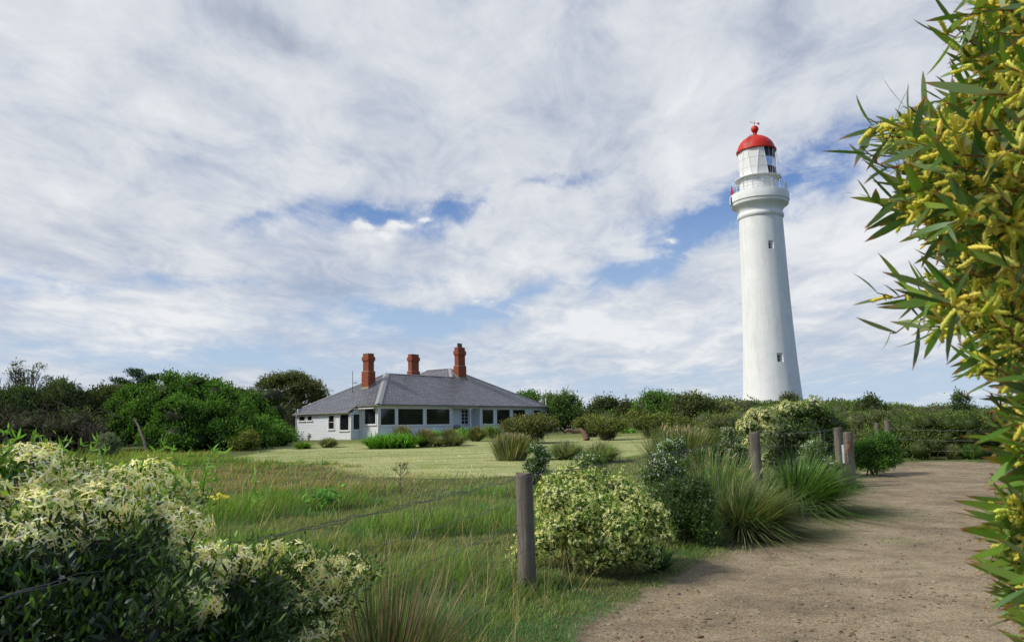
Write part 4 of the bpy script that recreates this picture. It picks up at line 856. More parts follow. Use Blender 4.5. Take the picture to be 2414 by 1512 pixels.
def bigtree():
    lob = [(300, 950, 47, 44), (345, 935, 47, 52), (400, 917, 46.5, 50), (455, 910, 46.5, 46), (510, 930, 46.5, 48), (556, 958, 46.5, 42), (284, 985, 46, 44), (348, 972, 45.6, 44), (430, 966, 44, 56), (505, 982, 45, 48), (562, 998, 45, 44), (604, 1012, 45.5, 34),
           (366, 1030, 44, 36), (418, 1034, 43.4, 46), (470, 1030, 43.8, 38), (528, 1018, 44.2, 42), (580, 1028, 44.5, 36), (620, 1026, 45, 28), (305, 1018, 45.3, 30), (452, 1000, 45, 40), (380, 998, 45, 34), (520, 955, 47, 44), (470, 940, 47.5, 50)]
    bl = np.array(blob_px(lob)); bl = np.concatenate([bl, bl+np.array([0, 4.0, -.2, 0, 0, 0])]); c0 = bl[:, :3].mean(0); c0[2] = float(gz(c0[0], c0[1])); root = tag(empty('green_tree', tuple(c0)), 'large bright green spreading tree with cauliflower like lobes left of the cottage', 'tree'); bl[:, :3] -= c0; bl[:, 2] -= .28; bl[:, 2] = np.maximum(bl[:, 2], bl[:, 5]*.7)
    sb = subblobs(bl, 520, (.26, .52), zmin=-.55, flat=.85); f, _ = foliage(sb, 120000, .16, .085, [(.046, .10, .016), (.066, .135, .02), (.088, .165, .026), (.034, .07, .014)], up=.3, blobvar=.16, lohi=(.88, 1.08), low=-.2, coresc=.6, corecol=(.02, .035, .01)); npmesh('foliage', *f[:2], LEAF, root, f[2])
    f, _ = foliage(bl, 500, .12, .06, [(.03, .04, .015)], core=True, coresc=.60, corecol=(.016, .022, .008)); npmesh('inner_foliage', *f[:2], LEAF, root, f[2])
    ln = [curve((rng.uniform(-1.5, 1.5), rng.normal()*.4, -.1), q[:3], 7, .08, .08) for q in bl]; t = tubesnp(ln, [(.14, .04)]*len(ln), 5, (.09, .075, .06)); npmesh('branches', *t[:2], LEAF, root, t[2])
bigtree()
def undergrowth():
    B = []
    for _ in range(420):
        back = rng.random() < .6; az = rng.uniform(-.80, -.36 if not back else -.30); y = rng.uniform(56, 72) if back else rng.uniform(42, 48); x = az*y; r = rng.uniform(.7, 1.5); z = rng.uniform(.6, 3.6) if back else rng.uniform(.4, 2.2)
        if not back and az > -.54: continue
        B.append((x, y, z+.6, r, r, r*.7))
    B = np.array(B); f, _ = foliage(B, 42000, .17, .08, [(.03, .05, .016), (.045, .068, .02), (.055, .058, .03), (.035, .045, .018)], corecol=(.022, .026, .012), blobvar=.3); tag(npmesh('undergrowth', *f[:2], LEAF, None, f[2]), 'dark tangled undergrowth filling the left woodland', 'undergrowth', kind='stuff')
    L = []; R_ = []
    for _ in range(380):
        az = rng.uniform(-.78, -.53); y = rng.uniform(39.5, 42); p = np.array([az*y, y, .4+rng.uniform(0, 2.4)]); L.append(curve(p, p+np.array([rng.normal()*.9, rng.normal()*.3, rng.uniform(-.3, 1.1)]), 5, .1, .12)); R_.append((.022, .012))
    t = tubesnp(L, R_, 3, (.05, .04, .034)); tag(npmesh('dead_twigs', *t[:2], LEAF, None, t[2]), 'tangle of dead brown twigs low in the left woodland', 'twigs', kind='stuff')
undergrowth()
shrub('green_shrub', 'rounded bright green shrub at the right foot of the large green tree', 'shrub', 590, 676, 985, 1046, 49, G_BRIGHT, .12, .5, 26, (.28, .42), 1.2, .06, 0, mat_=LEAFG)
shrub('olive_shrub', 'small yellow green bush on the grass in front of the large green tree', 'shrub', 545, 606, 1012, 1062, 42.5, [(.09, .11, .02), (.12, .13, .03), (.05, .07, .015)], .1, .35, 18, (.28, .42), 1.2, .05, 0, jag=60)
shrub('yellow_hedge', 'clipped yellow green hedge in front of the dark shed', 'hedge', 622, 690, 1000, 1034, 60, G_YELL, .1, .5, 16, (.35, .5), 1.1, .04, .3)
shrub('silver_shrub', 'small silvery grey shrub in front of the dark woodland', 'shrub', 226, 282, 1022, 1056, 38, G_GREY, .08, .4, 16, (.28, .42), 1.1, .03, 0)
def bare_tree(name, label, px0, px1, ytop, ybase, Y, n=60, col=(.09, .07, .06), tufts=0, r0=.09, leafc=GD):
    x, y, zb, r, h = frame_px(px0, px1, ytop, ybase, Y); root = tag(empty(name, (x, y, zb)), label, 'tree'); L = []; R = []; P_ = ppm(Y); ends = []
    def grow(p, d, ln, rad, dep):
        q = p+d*ln; L.append(curve(p, q, 4, .03, .06)); R.append((max(rad, .3/P_), max(rad*.6, .22/P_))); 
        if dep == 0: ends.append(q); return
        for _ in range(rng.integers(2, 5)):
            nd = norm((d+rvec(1)[0]*.62+np.array([0, 0, .12]))[None])[0]; grow(q if rng.random() < .6 else p+d*ln*rng.uniform(.5, 1), nd, ln*rng.uniform(.6, .85), rad*.6, dep-1)
    for _ in range(4): grow(np.zeros(3), norm(np.array([[rng.normal()*.35*r/h*2, rng.normal()*.3, 1.]]))[0], h*.33, r0, 4)
    E_ = np.concatenate(L); s = np.array([r*1.05/max(np.abs(E_[:, 0]).max(), .1), 1, h/E_[:, 2].max()]); L = [l*s for l in L]; t = tubesnp(L, R, 3, col); npmesh('branches', *t[:2], TWIG, root)
    if tufts:
        ee = np.array(ends)*s; ee = ee[rng.permutation(len(ee))[:tufts]]; f, _ = foliage([(e[0], e[1], e[2], .3, .3, .25) for e in ee], tufts*60, 2.3/P_, 1.2/P_, leafc, core=False); npmesh('leaf_tufts', *f[:2], LEAF, root, f[2])
bare_tree('bare_tree', 'bare grey branched tree sticking out above the left woodland', 24, 112, 862, 990, 52, tufts=16)
bare_tree('bare_tree', 'tangle of dead brown branches beside the leaning bent trunk near the shed', 560, 622, 908, 1000, 72, col=(.10, .08, .065))
bare_tree('bare_tree', 'dead brown thicket low in the dark woodland left of the large green tree', 170, 262, 985, 1056, 40.5, col=(.10, .08, .075), r0=.05)
bare_tree('bare_tree', 'thin reddish bare twigs over the right shoulder of the large green tree', 468, 540, 912, 990, 60, col=(.12, .075, .06), r0=.04, tufts=10, leafc=[(.09, .08, .04)])
def leaning():
    a = at(352, 1040, 41); b = at(316, 985, 42); o = tag(empty('leaning_trunk', tuple(a)), 'bare leaning grey trunk at the dark edge of the left woodland', 'tree trunk')
    t = tubesnp([curve(np.zeros(3)-np.array([0, 0, .7]), b-a, 7, .05, .03)], [(.10, .05)], 7); npmesh('trunk', *t[:2], BARK, o)
leaning()
def conifer():
    x, y, zb, r, h = frame_px(250, 428, 872, 990, 74); root = tag(empty('conifer', (x, y, zb)), 'dark wind swept conifer with flat layered branches above the large green tree', 'tree')
    L = [np.array([[0, 0, 0], [.1, 0, h*.5], [.0, 0, h*.97]])]; R = [(.28, .05)]; f = []; ends = [(-1.0, .62, 1), (-.78, .72, .8), (-.6, .86, .8), (-.38, 1.0, .9), (.05, .93, .6), (.3, .88, .6), (.98, .80, .9), (.75, .78, .7), (-.2, .8, 1), (.4, .72, .8), (-.5, .68, 1)]
    for e, z, w in ends:
        p0 = np.array([0, 0, h*(z-.18)]); p1 = np.array([e*r, rng.normal()*1.2, h*z]); c = curve(p0, p1, 9, .02, .04); L.append(c); R.append((.09, .03))
        for q in range(2, 9):
            m = 110; P = c[q]+rng.normal(size=(m, 3))*np.array([.42, .5, .13])*w; D = norm(np.tile(norm((p1-p0)[None]), (m, 1))+rvec(m)*.7); f.append(diamonds(P, D, norm(np.cross(D, rvec(m))), rng.uniform(.2, .42, m), np.full(m, .10), tints(m, [(.018, .036, .02), (.028, .05, .026)])))
    t = tubesnp(L, R, 5, (.06, .05, .04)); npmesh('trunk', *t[:2], BARK, root); f = join(f); npmesh('needles', *f[:2], LEAF, root, f[2])
conifer()
def spreading():
    Y = 79; base = at(673, 1030, Y); g = float(gz(base[0], base[1])); root = tag(empty('spreading_tree', (base[0], base[1], g)), 'old spreading flat topped tree standing over the shed left of the cottage', 'tree'); o = np.array([base[0], base[1], g])
    spec = [(650, 912, 40, 26), (690, 905, 42, 22), (720, 915, 36, 22), (745, 928, 24, 16), (620, 935, 24, 18), (640, 905, 26, 18), (672, 893, 34, 14), (705, 892, 26, 12), (655, 940, 34, 18), (700, 938, 36, 22), (735, 945, 26, 14), (757, 940, 14, 9), (612, 950, 16, 10), (690, 955, 30, 14), (760, 956, 16, 8), (715, 962, 20, 14)]
    mains = []
    for px, py, rx, ry in spec: c = at(px, py, Y+rng.uniform(-1.5, 1.5))-o; mains.append((*c, rx/FP*Y, rx/FP*Y, ry/FP*Y))
    sb = subblobs(mains, 120, (.42, .85), zmin=-.1, flat=.62); f, _ = foliage(sb, 24000, .2, .09, [(.055, .065, .024), (.08, .09, .03), (.105, .11, .04), (.035, .042, .018)], up=.3, low=-.1, corecol=(.035, .036, .02)); npmesh('crown', *f[:2], LEAF, root, f[2])
    L = [np.array([[0, 0, -.1], [.05, 0, 1.2], [-.1, 0, 2.2], [.1, 0, 3.2]])]; R = [(.42, .25)]
    for m in mains: L.append(curve((0, 0, rng.uniform(1.6, 3)), m[:3], 7, .02, .06)); R.append((.16, .05))
    t = tubesnp(L, R, 7); npmesh('trunk', *t[:2], BARK, root)
    k_ = [np.array(at(px, py, Y-2))-o for px, py in ((596, 988), (610, 972), (640, 974), (655, 966), (664, 955), (668, 940))]; k2 = [np.array(at(px, py, Y-2))-o for px, py in ((640, 974), (668, 976), (680, 968))]
    t = tubesnp([np.array([k_[0]-np.array([1.2, 0, 1.6])]+k_), np.array(k2), np.array([k_[3], k_[3]+np.array([1., 0, .5]), k_[3]+np.array([1.6, 0, 1.4])])], [(.24, .10), (.12, .05), (.1, .05)], 7); npmesh('bent_limb', *t[:2], noisy('grey_bark', (.12, .105, .09), (.2, .18, .155), 8, .9, .4), root)
spreading()

# ---------------------------------------------------------------- trees right of the cottage and the scrub hill
bk = [
 ('green_tree', 'bright green tree with bare twigs on top, just behind the cottage roof', 1190, 1290, 918, 1012, 92, G_BRIGHT, 30),
 ('green_tree', 'tall round green tree behind the equipment box right of the cottage', 1262, 1396, 917, 1016, 84, [(.055, .12, .02), (.075, .15, .025), (.05, .06, .03), (.06, .075, .03)], 50),
 ('dark_tree', 'dark round tree between two brighter trees in the middle of the picture', 1384, 1476, 934, 1018, 82, [(.045, .065, .024), (.06, .09, .026), (.04, .05, .024)], 34),
 ('dark_tree', 'low brown green tree left of the large domed green tree', 1446, 1510, 944, 1016, 76, [(.06, .075, .028), (.075, .07, .04), (.045, .055, .022)], 24),
 ('green_tree', 'large domed bright green tree on the left foot of the scrub hill', 1482, 1625, 921, 1016, 72, [(.06, .13, .022), (.085, .165, .03), (.06, .085, .025)], 60),
 ('olive_tree', 'yellow olive bushy tree at the left foot of the domed green tree', 1478, 1530, 962, 1016, 68, [(.10, .11, .035), (.13, .13, .045), (.07, .075, .03)], 20),
 ('dark_tree', 'dark grey green hummock of scrub right of the domed green tree', 1575, 1705, 926, 1010, 70, [(.07, .085, .032), (.05, .065, .026), (.09, .095, .045)], 40)]
for nm, lb, a, b, t, g, Y, c, K in bk:
    shrub(nm, lb, 'tree', a, b, t, g, Y, c, .17, .5, K, (.2, .36), 1.15, .14, 0, twigs=24, cz=.5, mat_=LEAFG if nm == 'green_tree' else LEAF, jag=40, squeeze=.8)
def hill_scrub():
    B = []; C = []
    cand = rng.uniform((2, 30), (85, 125), (2600, 2)); ld = lawn_sd(cand); pd = path_sd(cand)
    for (x, y), l, p in zip(cand, ld, pd):
        az = x/y
        if l < 2.0 or p < 2.5 or az < .10 or az > .85 or (x < 14 and y < 64) or (y < 40 and az < .33): continue
        if math.hypot(x-TX, y-TY) < 4.6: continue
        if x < 9 and y < 88: continue
        r = rng.uniform(.5, 1.25)*(1.25 if y > 70 else .9); hh = r*rng.uniform(.5, .85)*(.8 if az > .45 else 1)
        if abs(x-TX) < 9 and y > 78 : hh *= .7
        z = float(gz(x, y)); B.append((x, y, z+hh*.35, r, r, hh))
    B = np.array(B); m = fbm(B[:, 0]*.12, B[:, 1]*.12, 3)
    pal = [[(.07, .125, .02), (.10, .16, .026)], [(.045, .075, .02), (.06, .095, .026)], [(.12, .15, .035), (.09, .125, .028)], [(.09, .085, .06), (.07, .07, .04)]]
    cls = np.clip(((m-.3)*8+rng.normal(size=len(B))*.7).astype(int), 0, 3); parts = []
    for k_ in range(4):
        bb = B[cls == k_]
        if len(bb) == 0: continue
        P, N_, idx = surf(bb, 34000, low=-.05, cull=.7); n = len(P); Yd = P[:, 1]; L = np.maximum(.13, 2.2/ppm(Yd))*rng.uniform(.6, 1.3, n); D = norm(N_*.6+rvec(n)*.8+np.array([0, 0, .5]))
        T = tints(n, pal[k_], .2); bv = 1+.15*rng.normal(size=len(bb)); T = np.clip(T*bv[idx][:, None], .01, .5); parts.append(diamonds(P, D, norm(np.cross(D, rvec(n))), L, L*.5, T))
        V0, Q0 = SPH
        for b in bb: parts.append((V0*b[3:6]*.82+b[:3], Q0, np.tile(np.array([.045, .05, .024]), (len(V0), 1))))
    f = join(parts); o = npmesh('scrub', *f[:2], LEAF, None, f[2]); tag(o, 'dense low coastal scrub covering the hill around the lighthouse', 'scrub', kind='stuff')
hill_scrub()
RD = dict(leaf=.07, lw=.5, under=.38, twigs=46, trunk=.05, cz=.55)
shr = [
 ('round_shrub', 'broad brown green domed shrub with dark twiggy underside in front of the cottage right end', 1182, 1318, 979, 1046, None, [(.085, .09, .03), (.12, .115, .045), (.15, .13, .065), (.06, .065, .024)], 44, .36),
 ('round_shrub', 'domed shrub with yellow green top above a bent brown trunk', 1354, 1428, 982, 1030, None, [(.10, .12, .03), (.14, .15, .04), (.09, .08, .04)], 26, .4),
 ('round_shrub', 'round domed dark shrub standing alone at the far edge of the mown lawn', 1388, 1474, 985, 1038, None, [(.085, .10, .028), (.12, .135, .04), (.06, .07, .024)], 30, .36),
 ('round_shrub', 'wide flat topped shrub on the lawn below the domed green tree', 1488, 1604, 979, 1033, None, [(.085, .11, .026), (.13, .16, .035), (.06, .07, .022)], 36, .34),
 ('leafy_shrub', 'small light green shrub against the cottage wall left of the broad domed shrub', 1142, 1180, 1000, 1032, None, [(.09, .13, .03), (.12, .16, .04)], 14, 0),
 ('olive_shrub', 'low olive shrub behind the dry reeds right of the lawn', 1575, 1655, 985, 1022, 46, G_OLIVE, 24, 0),
 ('olive_shrub', 'pale olive rounded shrub on the slope left of the creamy flowered far bush', 1640, 1762, 978, 1022, 40, [(.09, .105, .035), (.12, .13, .045), (.10, .09, .06)], 34, 0),
 ('dark_shrub', 'dense dark green low shrub behind the second fence post', 1640, 1752, 1012, 1075, 25, [(.05, .075, .024), (.07, .095, .03), (.04, .055, .02)], 30, 0)]
for nm, lb, a, b, t, g, Y, c, K, un in shr:
    kw = dict(RD) if un else dict(leaf=.06, lw=.45, under=0, twigs=18, trunk=.03, cz=.45); kw['under'] = un
    shrub(nm, lb, 'shrub', a, b, t, g, Y, c, K=K, cover=1.2, group='domed shrubs around the lawn' if nm == 'round_shrub' else None, **kw)
def bent_trunk():
    p = [at(px, py, Y) for px, py, Y in ((1384, 1036, 47), (1376, 1018, 47.2), (1368, 1014, 47.3), (1352, 1017, 47.2), (1338, 1013, 47), (1330, 1018, 46.8))]; o = tag(empty('bent_trunk', tuple(p[0])), 'bent brown trunk lying low between two domed shrubs at the lawn edge', 'tree trunk'); t = tubesnp([np.array(p)-p[0]], [(.2, .09)], 7); npmesh('trunk', *t[:2], noisy('brown_bark', (.13, .08, .05), (.2, .13, .09), 7, .9, .5), o)
bent_trunk()
# garden bed by the cottage
STRAP = [(.07, .16, .02), (.10, .22, .03), (.14, .27, .045), (.05, .11, .02)]
def agap(label, a, b, t, g, Y=None, n=500):
    x, y, zb, r, h = frame_px(a, b, t, g, Y); root = tag(empty('strap_leaf_plant', (x, y, zb)), label, 'plant', 'bright green strap leaved clumps by the cottage'); m = n
    c = np.stack([rng.uniform(-.8, .8, m)*r, rng.uniform(-.5, .5, m)*r, np.zeros(m)], 1); cc = np.round(c/.35)*.35+rng.normal(size=(m, 3))*.04; cc[:, 2] = 0
    an = rng.random(m)*6.28; rad = np.stack([np.cos(an), np.sin(an), np.zeros(m)], 1); D = norm(rad*.55+cc*np.array([.5, .5, 0])/r+np.array([0, 0, 1.])); L = h*rng.uniform(.8, 1.25, m)
    f = strips(cc, D, norm(np.cross(np.cross(D, [0, 0, 1.]), D)+1e-4), L, np.full(m, max(.05, 1.3/ppm(y))), 'blade', rng.uniform(.25, .7, m), tints(m, STRAP, .2)); f[0][:, 2] = np.maximum(f[0][:, 2], .0); npmesh('leaves', *f[:2], LEAFG, root, f[2])
agap('large clump of bright green strap leaves in front of the cottage picture windows', 864, 985, 1014, 1057, None, 900)
agap('small strap leaved clump between two brown tussocks at the cottage wall', 1003, 1042, 1008, 1030, 53, 260)
agap('strap leaved clump right of the verandah opening', 1064, 1108, 1004, 1030, 53, 300)
agap('strap leaved clump in the shade beside the lone domed shrub', 1470, 1494, 1008, 1028, 58, 120)
TG = 'grass tussocks in the cottage garden'
tussock('tussock', 'low bright green tussock on the lawn below the lean-to', 680, 746, 1039, 1058, None, 900, [(.09, .17, .025), (.12, .2, .035), (.06, .11, .02)], .012, .8, .6, group=TG)
tussock('tussock', 'silvery green wind blown tussock on the lawn left of the strap leaves', 746, 798, 1029, 1055, None, 1100, [(.15, .16, .09), (.2, .2, .12), (.1, .12, .06)], .008, .7, .5, group=TG, wind=(.3, 0))
tussock('tussock', 'brown seeded tussock rising behind the large strap leaved clump', 918, 974, 1004, 1036, 52, 800, [(.10, .115, .05), (.13, .12, .07)], .01, .4, .3, 60, [(.19, .14, .12)], group=TG)
tussock('tussock', 'tall brown grey tussock just right of the large strap leaved clump', 972, 1026, 1012, 1053, None, 1000, [(.11, .115, .055), (.15, .14, .08), (.08, .09, .04)], .01, .45, .3, 50, [(.20, .15, .12)], group=TG)
tussock('tussock', 'rounded pale tussock in front of the middle of the cottage bed', 1008, 1048, 1025, 1053, None, 900, [(.12, .135, .07), (.16, .17, .10)], .009, .8, .6, group=TG)
tussock('tussock', 'upright tussock with brown heads left of the rightmost garden tussock', 1038, 1078, 1010, 1050, None, 900, [(.10, .12, .05), (.14, .14, .08)], .01, .5, .35, 40, [(.19, .15, .12)], group=TG)
tussock('tussock', 'dull green mounded tussock at the right front of the garden bed', 1050, 1096, 1020, 1051, None, 900, [(.11, .13, .06), (.15, .16, .09)], .009, .8, .6, group=TG)
tussock('tussock', 'rightmost brown green garden tussock by the verandah steps', 1096, 1148, 1006, 1040, None, 1000, [(.09, .11, .04), (.13, .13, .06), (.07, .09, .03)], .01, .5, .35, 40, [(.17, .14, .10)], group=TG)
# mid ground reeds and tussocks
DRY = [(.22, .18, .11), (.28, .23, .15)]
tussock('reeds', 'tall dry reeds with brown tips at the near edge of the lawn', 1158, 1252, 1024, 1086, None, 1500, [(.10, .13, .05), (.14, .15, .07), (.19, .16, .09), (.07, .10, .035)], .009, .3, .15, 130, [(.22, .16, .12), (.26, .2, .15)], wind=(.08, 0), base_r=.75, headlen=.18)
tussock('tussock', 'silver green tussock behind the dark stemmed white flowered bush', 1292, 1380, 1036, 1083, None, 1700, [(.13, .16, .08), (.18, .21, .12), (.22, .24, .15), (.08, .11, .05)], .008, .8, .5, wind=(.15, 0), base_r=.5)
tussock('tussock', 'grey green tussock with arching blades and tall thin seed stalks', 1374, 1458, 1040, 1090, None, 1500, [(.10, .15, .07), (.14, .18, .09), (.2, .2, .12)], .008, .7, .5, 14, DRY, wind=(.15, 0), base_r=.5, headlen=.2)
tussock('reeds', 'dry brown seeded reeds in front of the lawn right of the middle', 1528, 1672, 1008, 1085, 22, 2000, [(.09, .13, .045), (.15, .15, .08), (.07, .11, .035)], .008, .3, .2, 170, [(.26, .19, .14), (.3, .24, .18)], wind=(.12, 0), base_r=.8, headlen=.14)
WH = dict(fl_cols=[(.80, .78, .74), (.74, .69, .67), (.82, .82, .78)], leaf=.035, lw=.3, mat_=LEAFG)
WB = 'white blossomed bushes along the fence'
for lb, a, b, t, g, Y, K, nf in (
 ('dark stemmed white flowered bush with a bent bare stem on the near lawn', 1234, 1298, 1042, 1100, 18, 20, 220),
 ('white flowered bush between the arching tussock and the near creamy vine', 1346, 1438, 1054, 1125, 14.5, 28, 260),
 ('white flowered round bush topped by dry reeds left of the second fence post', 1542, 1630, 1024, 1090, 16, 30, 420),
 ('loose white flowered bush just above the near fence wire', 1508, 1624, 1066, 1160, 12.5, 34, 360),
 ('round white flowered bush on top of the large dark tussock near the gate posts', 1880, 1972, 1036, 1105, 17.5, 26, 420),
 ('pale flowered shrub behind the dark low shrub', 1700, 1756, 1000, 1050, 24, 18, 220)):
    shrub('white_flower_bush', lb, 'flowering bush', a, b, t, g, Y, [(.035, .065, .018), (.055, .09, .022), (.09, .13, .03)], K=K, rs=(.26, .42), cover=1.3, trunk=.02, under=0, twigs=20, cz=.42, flow_n=int(nf*1.5), fl_size=.042, group=WB, **WH)
shrub('yellow_green_bush', 'yellow green leafy bush beside the near fence post top', 'shrub', 1272, 1372, 1090, 1160, 11, [(.13, .16, .03), (.18, .19, .05), (.08, .12, .03)], .04, .3, 24, (.26, .4), 1.0, .015, .0, flow_n=60, fl_size=.02)
shrub('dark_shrub', 'dark green shrub with light leaf tips below the fence wire', 'shrub', 1540, 1700, 1120, 1262, 10.3, [(.03, .05, .014), (.045, .075, .018), (.06, .09, .02)], .045, .3, 34, (.24, .36), 1.2, .02, 0, mat_=LEAFG, flow_n=40, fl_size=.02, fl_cols=[(.45, .4, .4)], jag=200)
shrub('dark_shrub', 'shaded shrub under the tall grass left of the second post', 'shrub', 1600, 1720, 1060, 1140, 13.5, [(.035, .06, .016), (.05, .08, .02)], .045, .3, 26, (.24, .36), 1.2, .02, 0, mat_=LEAFG)
tussock('tall_grass', 'tall pale green grass clump left of the second fence post', 1630, 1735, 1062, 1170, 12.5, 900, [(.07, .14, .035), (.11, .17, .05), (.19, .19, .10)], .010, .45, .35, 20, DRY, wind=(.15, 0), base_r=.6)
tussock('tussock', 'big olive brown tussock spilling toward the path below the second fence post', 1672, 1822, 1094, 1215, 11.2, 3600, [(.08, .12, .045), (.11, .14, .06), (.17, .16, .09), (.05, .08, .03)], .005, .70, .85, 10, DRY, wind=(.35, -.15), base_r=.6, hscale=.95)
tussock('tussock', 'large dark green tussock with arching blades beside the gate posts', 1806, 1950, 1050, 1170, 13.4, 2400, [(.045, .10, .022), (.07, .14, .03), (.03, .065, .018), (.12, .18, .06)], .010, .70, .85, wind=(.34, -.15), base_r=.55, prof='blade')
# right of the gate
shrub('green_shrub', 'feathery mid green shrub between the gate posts and the path', 'shrub', 2008, 2120, 1004, 1090, 20.5, [(.05, .11, .02), (.075, .15, .03), (.035, .075, .016)], .06, .3, 34, (.22, .36), 1.3, .03, 0, jag=500, up=.1)
def hedge():
    Y = 26.5; root = None; blobs = []
    for px in np.arange(2100, 2560, 17):
        for top in (0, 1):
            ty = np.interp(px, [2080, 2110, 2160, 2250, 2380, 2560], [1010, 985, 978, 972, 965, 962]); y_ = Y+rng.uniform(-.4, 1.6); rr = rng.uniform(.32, .6); c = at(px+rng.uniform(-8, 8), ty, y_); z1 = c[2]-rr*.8
            z = z1 if top else rng.uniform(.45, max(.5, z1-.2)); blobs.append((c[0], y_-(.35 if not top else 0), z+(0 if top else .1), rr, rr, rr*.85))
    blobs = np.array(blobs); c0 = blobs[:, :3].mean(0); c0[2] = float(gz(c0[0], c0[1])); root = tag(empty('hedge', tuple(c0)), 'dense dark green hedge at the far side of the path behind the wire fence', 'hedge')
    bb = blobs.copy(); bb[:, :3] -= c0; bb = np.concatenate([bb, bb*np.array([1, 1, 1, 1, 1, 1])+np.array([0, 1.2, -.2, 0, 0, 0])])
    f, _ = foliage(bb, 42000, .075, .035, [(.045, .07, .02), (.07, .10, .026), (.10, .12, .035), (.035, .05, .018)], blobvar=.25); npmesh('foliage', *f[:2], LEAF, root, f[2])
    ln = [curve((b[0]+rng.normal()*.2, b[1]+.3, -.1), b[:3], 5, .05, .06) for b in bb[::2]]; t = tubesnp(ln, [(.03, .012)]*len(ln), 4, (.08, .065, .05)); npmesh('branches', *t[:2], LEAF, root, t[2])
hedge()
shrub('upright_shrub', 'upright bluish dark shrub poking up above the hedge near the wattle', 'shrub', 2246, 2300, 914, 985, 33, [(.04, .06, .03), (.055, .08, .035)], .07, .35, 20, (.25, .4), 1.0, .04, 0, jag=160)
shrub('grey_shrub', 'grey green twiggy shrub with pale flowers on the slope behind the gate posts', 'shrub', 1995, 2120, 965, 1040, 33, [(.08, .10, .045), (.11, .125, .06), (.09, .085, .06)], .07, .4, 30, (.24, .4), 1.0, .04, 0, flow_n=60, fl_size=.05, fl_cols=[(.4, .42, .22)])
shrub('dark_shrub', 'small dark wind cut shrub on the crest right of the lighthouse', 'shrub', 2012, 2092, 930, 962, 62, [(.035, .055, .02), (.05, .07, .026)], .1, .5, 18, (.3, .45), 1.1, .05, 0)
shrub('dark_shrub', 'low dark grey shrub at the foot of the lighthouse', 'shrub', 1822, 1892, 926, 958, 62, [(.05, .06, .03), (.07, .07, .045)], .1, .5, 16, (.3, .45), 1.1, .05, 0)
tussock('tussock', 'pale dry tussock at the foot of the hedge', 2232, 2256, 1046, 1082, None, 500, [(.17, .17, .10), (.12, .14, .06)], .008, .4, .3)
tussock('tussock', 'green tussock at the foot of the hedge right of the dry one', 2262, 2320, 1044, 1082, None, 900, [(.07, .13, .04), (.10, .16, .05)], .009, .6, .4)
def far_clematis():
    Y = 20.0; spec = [(1790, 1000, 0, 46), (1830, 975, .3, 30), (1870, 972, .3, 36), (1910, 968, .3, 32), (1950, 990, .5, 34), (1775, 1040, 0, 30), (1765, 1075, 0, 24), (1820, 1030, .2, 50), (1880, 1030, .4, 50), (1935, 1030, .5, 40), (1975, 1010, .6, 22), (1840, 1080, .4, 40), (1900, 1075, .5, 36), (1950, 1070, .8, 30)]
    bl = np.array(blob_px([(a, b, Y+d, r) for a, b, d, r in spec])); c0 = bl[:, :3].mean(0); c0[2] = float(gz(c0[0], c0[1])); root = tag(empty('flowering_bush', tuple(c0)), 'tall green bush with creamy vine flowers on its left and top, beside the gate posts', 'flowering bush'); bl[:, :3] -= c0
    sb = subblobs(bl, 110, (.16, .30), zmin=-.4); f, _ = foliage(sb, 34000, .05, .022, [(.05, .085, .02), (.08, .13, .028), (.035, .055, .015), (.12, .17, .035)], jit=.22); npmesh('foliage', *f[:2], LEAFG, root, f[2])
    P, N_, _ = surf(sb, 9000, low=-.3, lo=1.0, hi=1.14); w = np.maximum(P[:, 0]*-1.0+.5*(P[:, 2]-1.2), (P[:, 2]-1.62)*2.2*(P[:, 0] < .8)); keep = rng.random(len(P)) < sstep(.22, .62, w+rng.normal(size=len(P))*.10); P, N_ = P[keep], N_[keep]; F_ = stars(P, N_, .055, [(.62, .60, .30), (.68, .66, .38), (.5, .52, .2)]); npmesh('creamy_flowers', *F_[:2], PETAL, root, F_[2])
    P, N_, _ = surf(sb, 500, low=-.3, lo=1.0, hi=1.1); keep = P[:, 0] > .2; P = P[keep]; F_ = stars(P, N_[keep], .03, [(.7, .7, .62)]); npmesh('white_flowers', *F_[:2], PETAL, root, F_[2])
    ln, rd = limbs((0, 0, 0), bl, 12, .04, .4); t = tubesnp(ln, rd, 4); npmesh('branches', *t[:2], BARK, root)
far_clematis()
CREAM = [(.80, .74, .34), (.84, .79, .44), (.70, .68, .26), (.84, .80, .54)]
CLG = [(.07, .125, .02), (.12, .18, .028), (.16, .23, .035), (.04, .08, .014)]
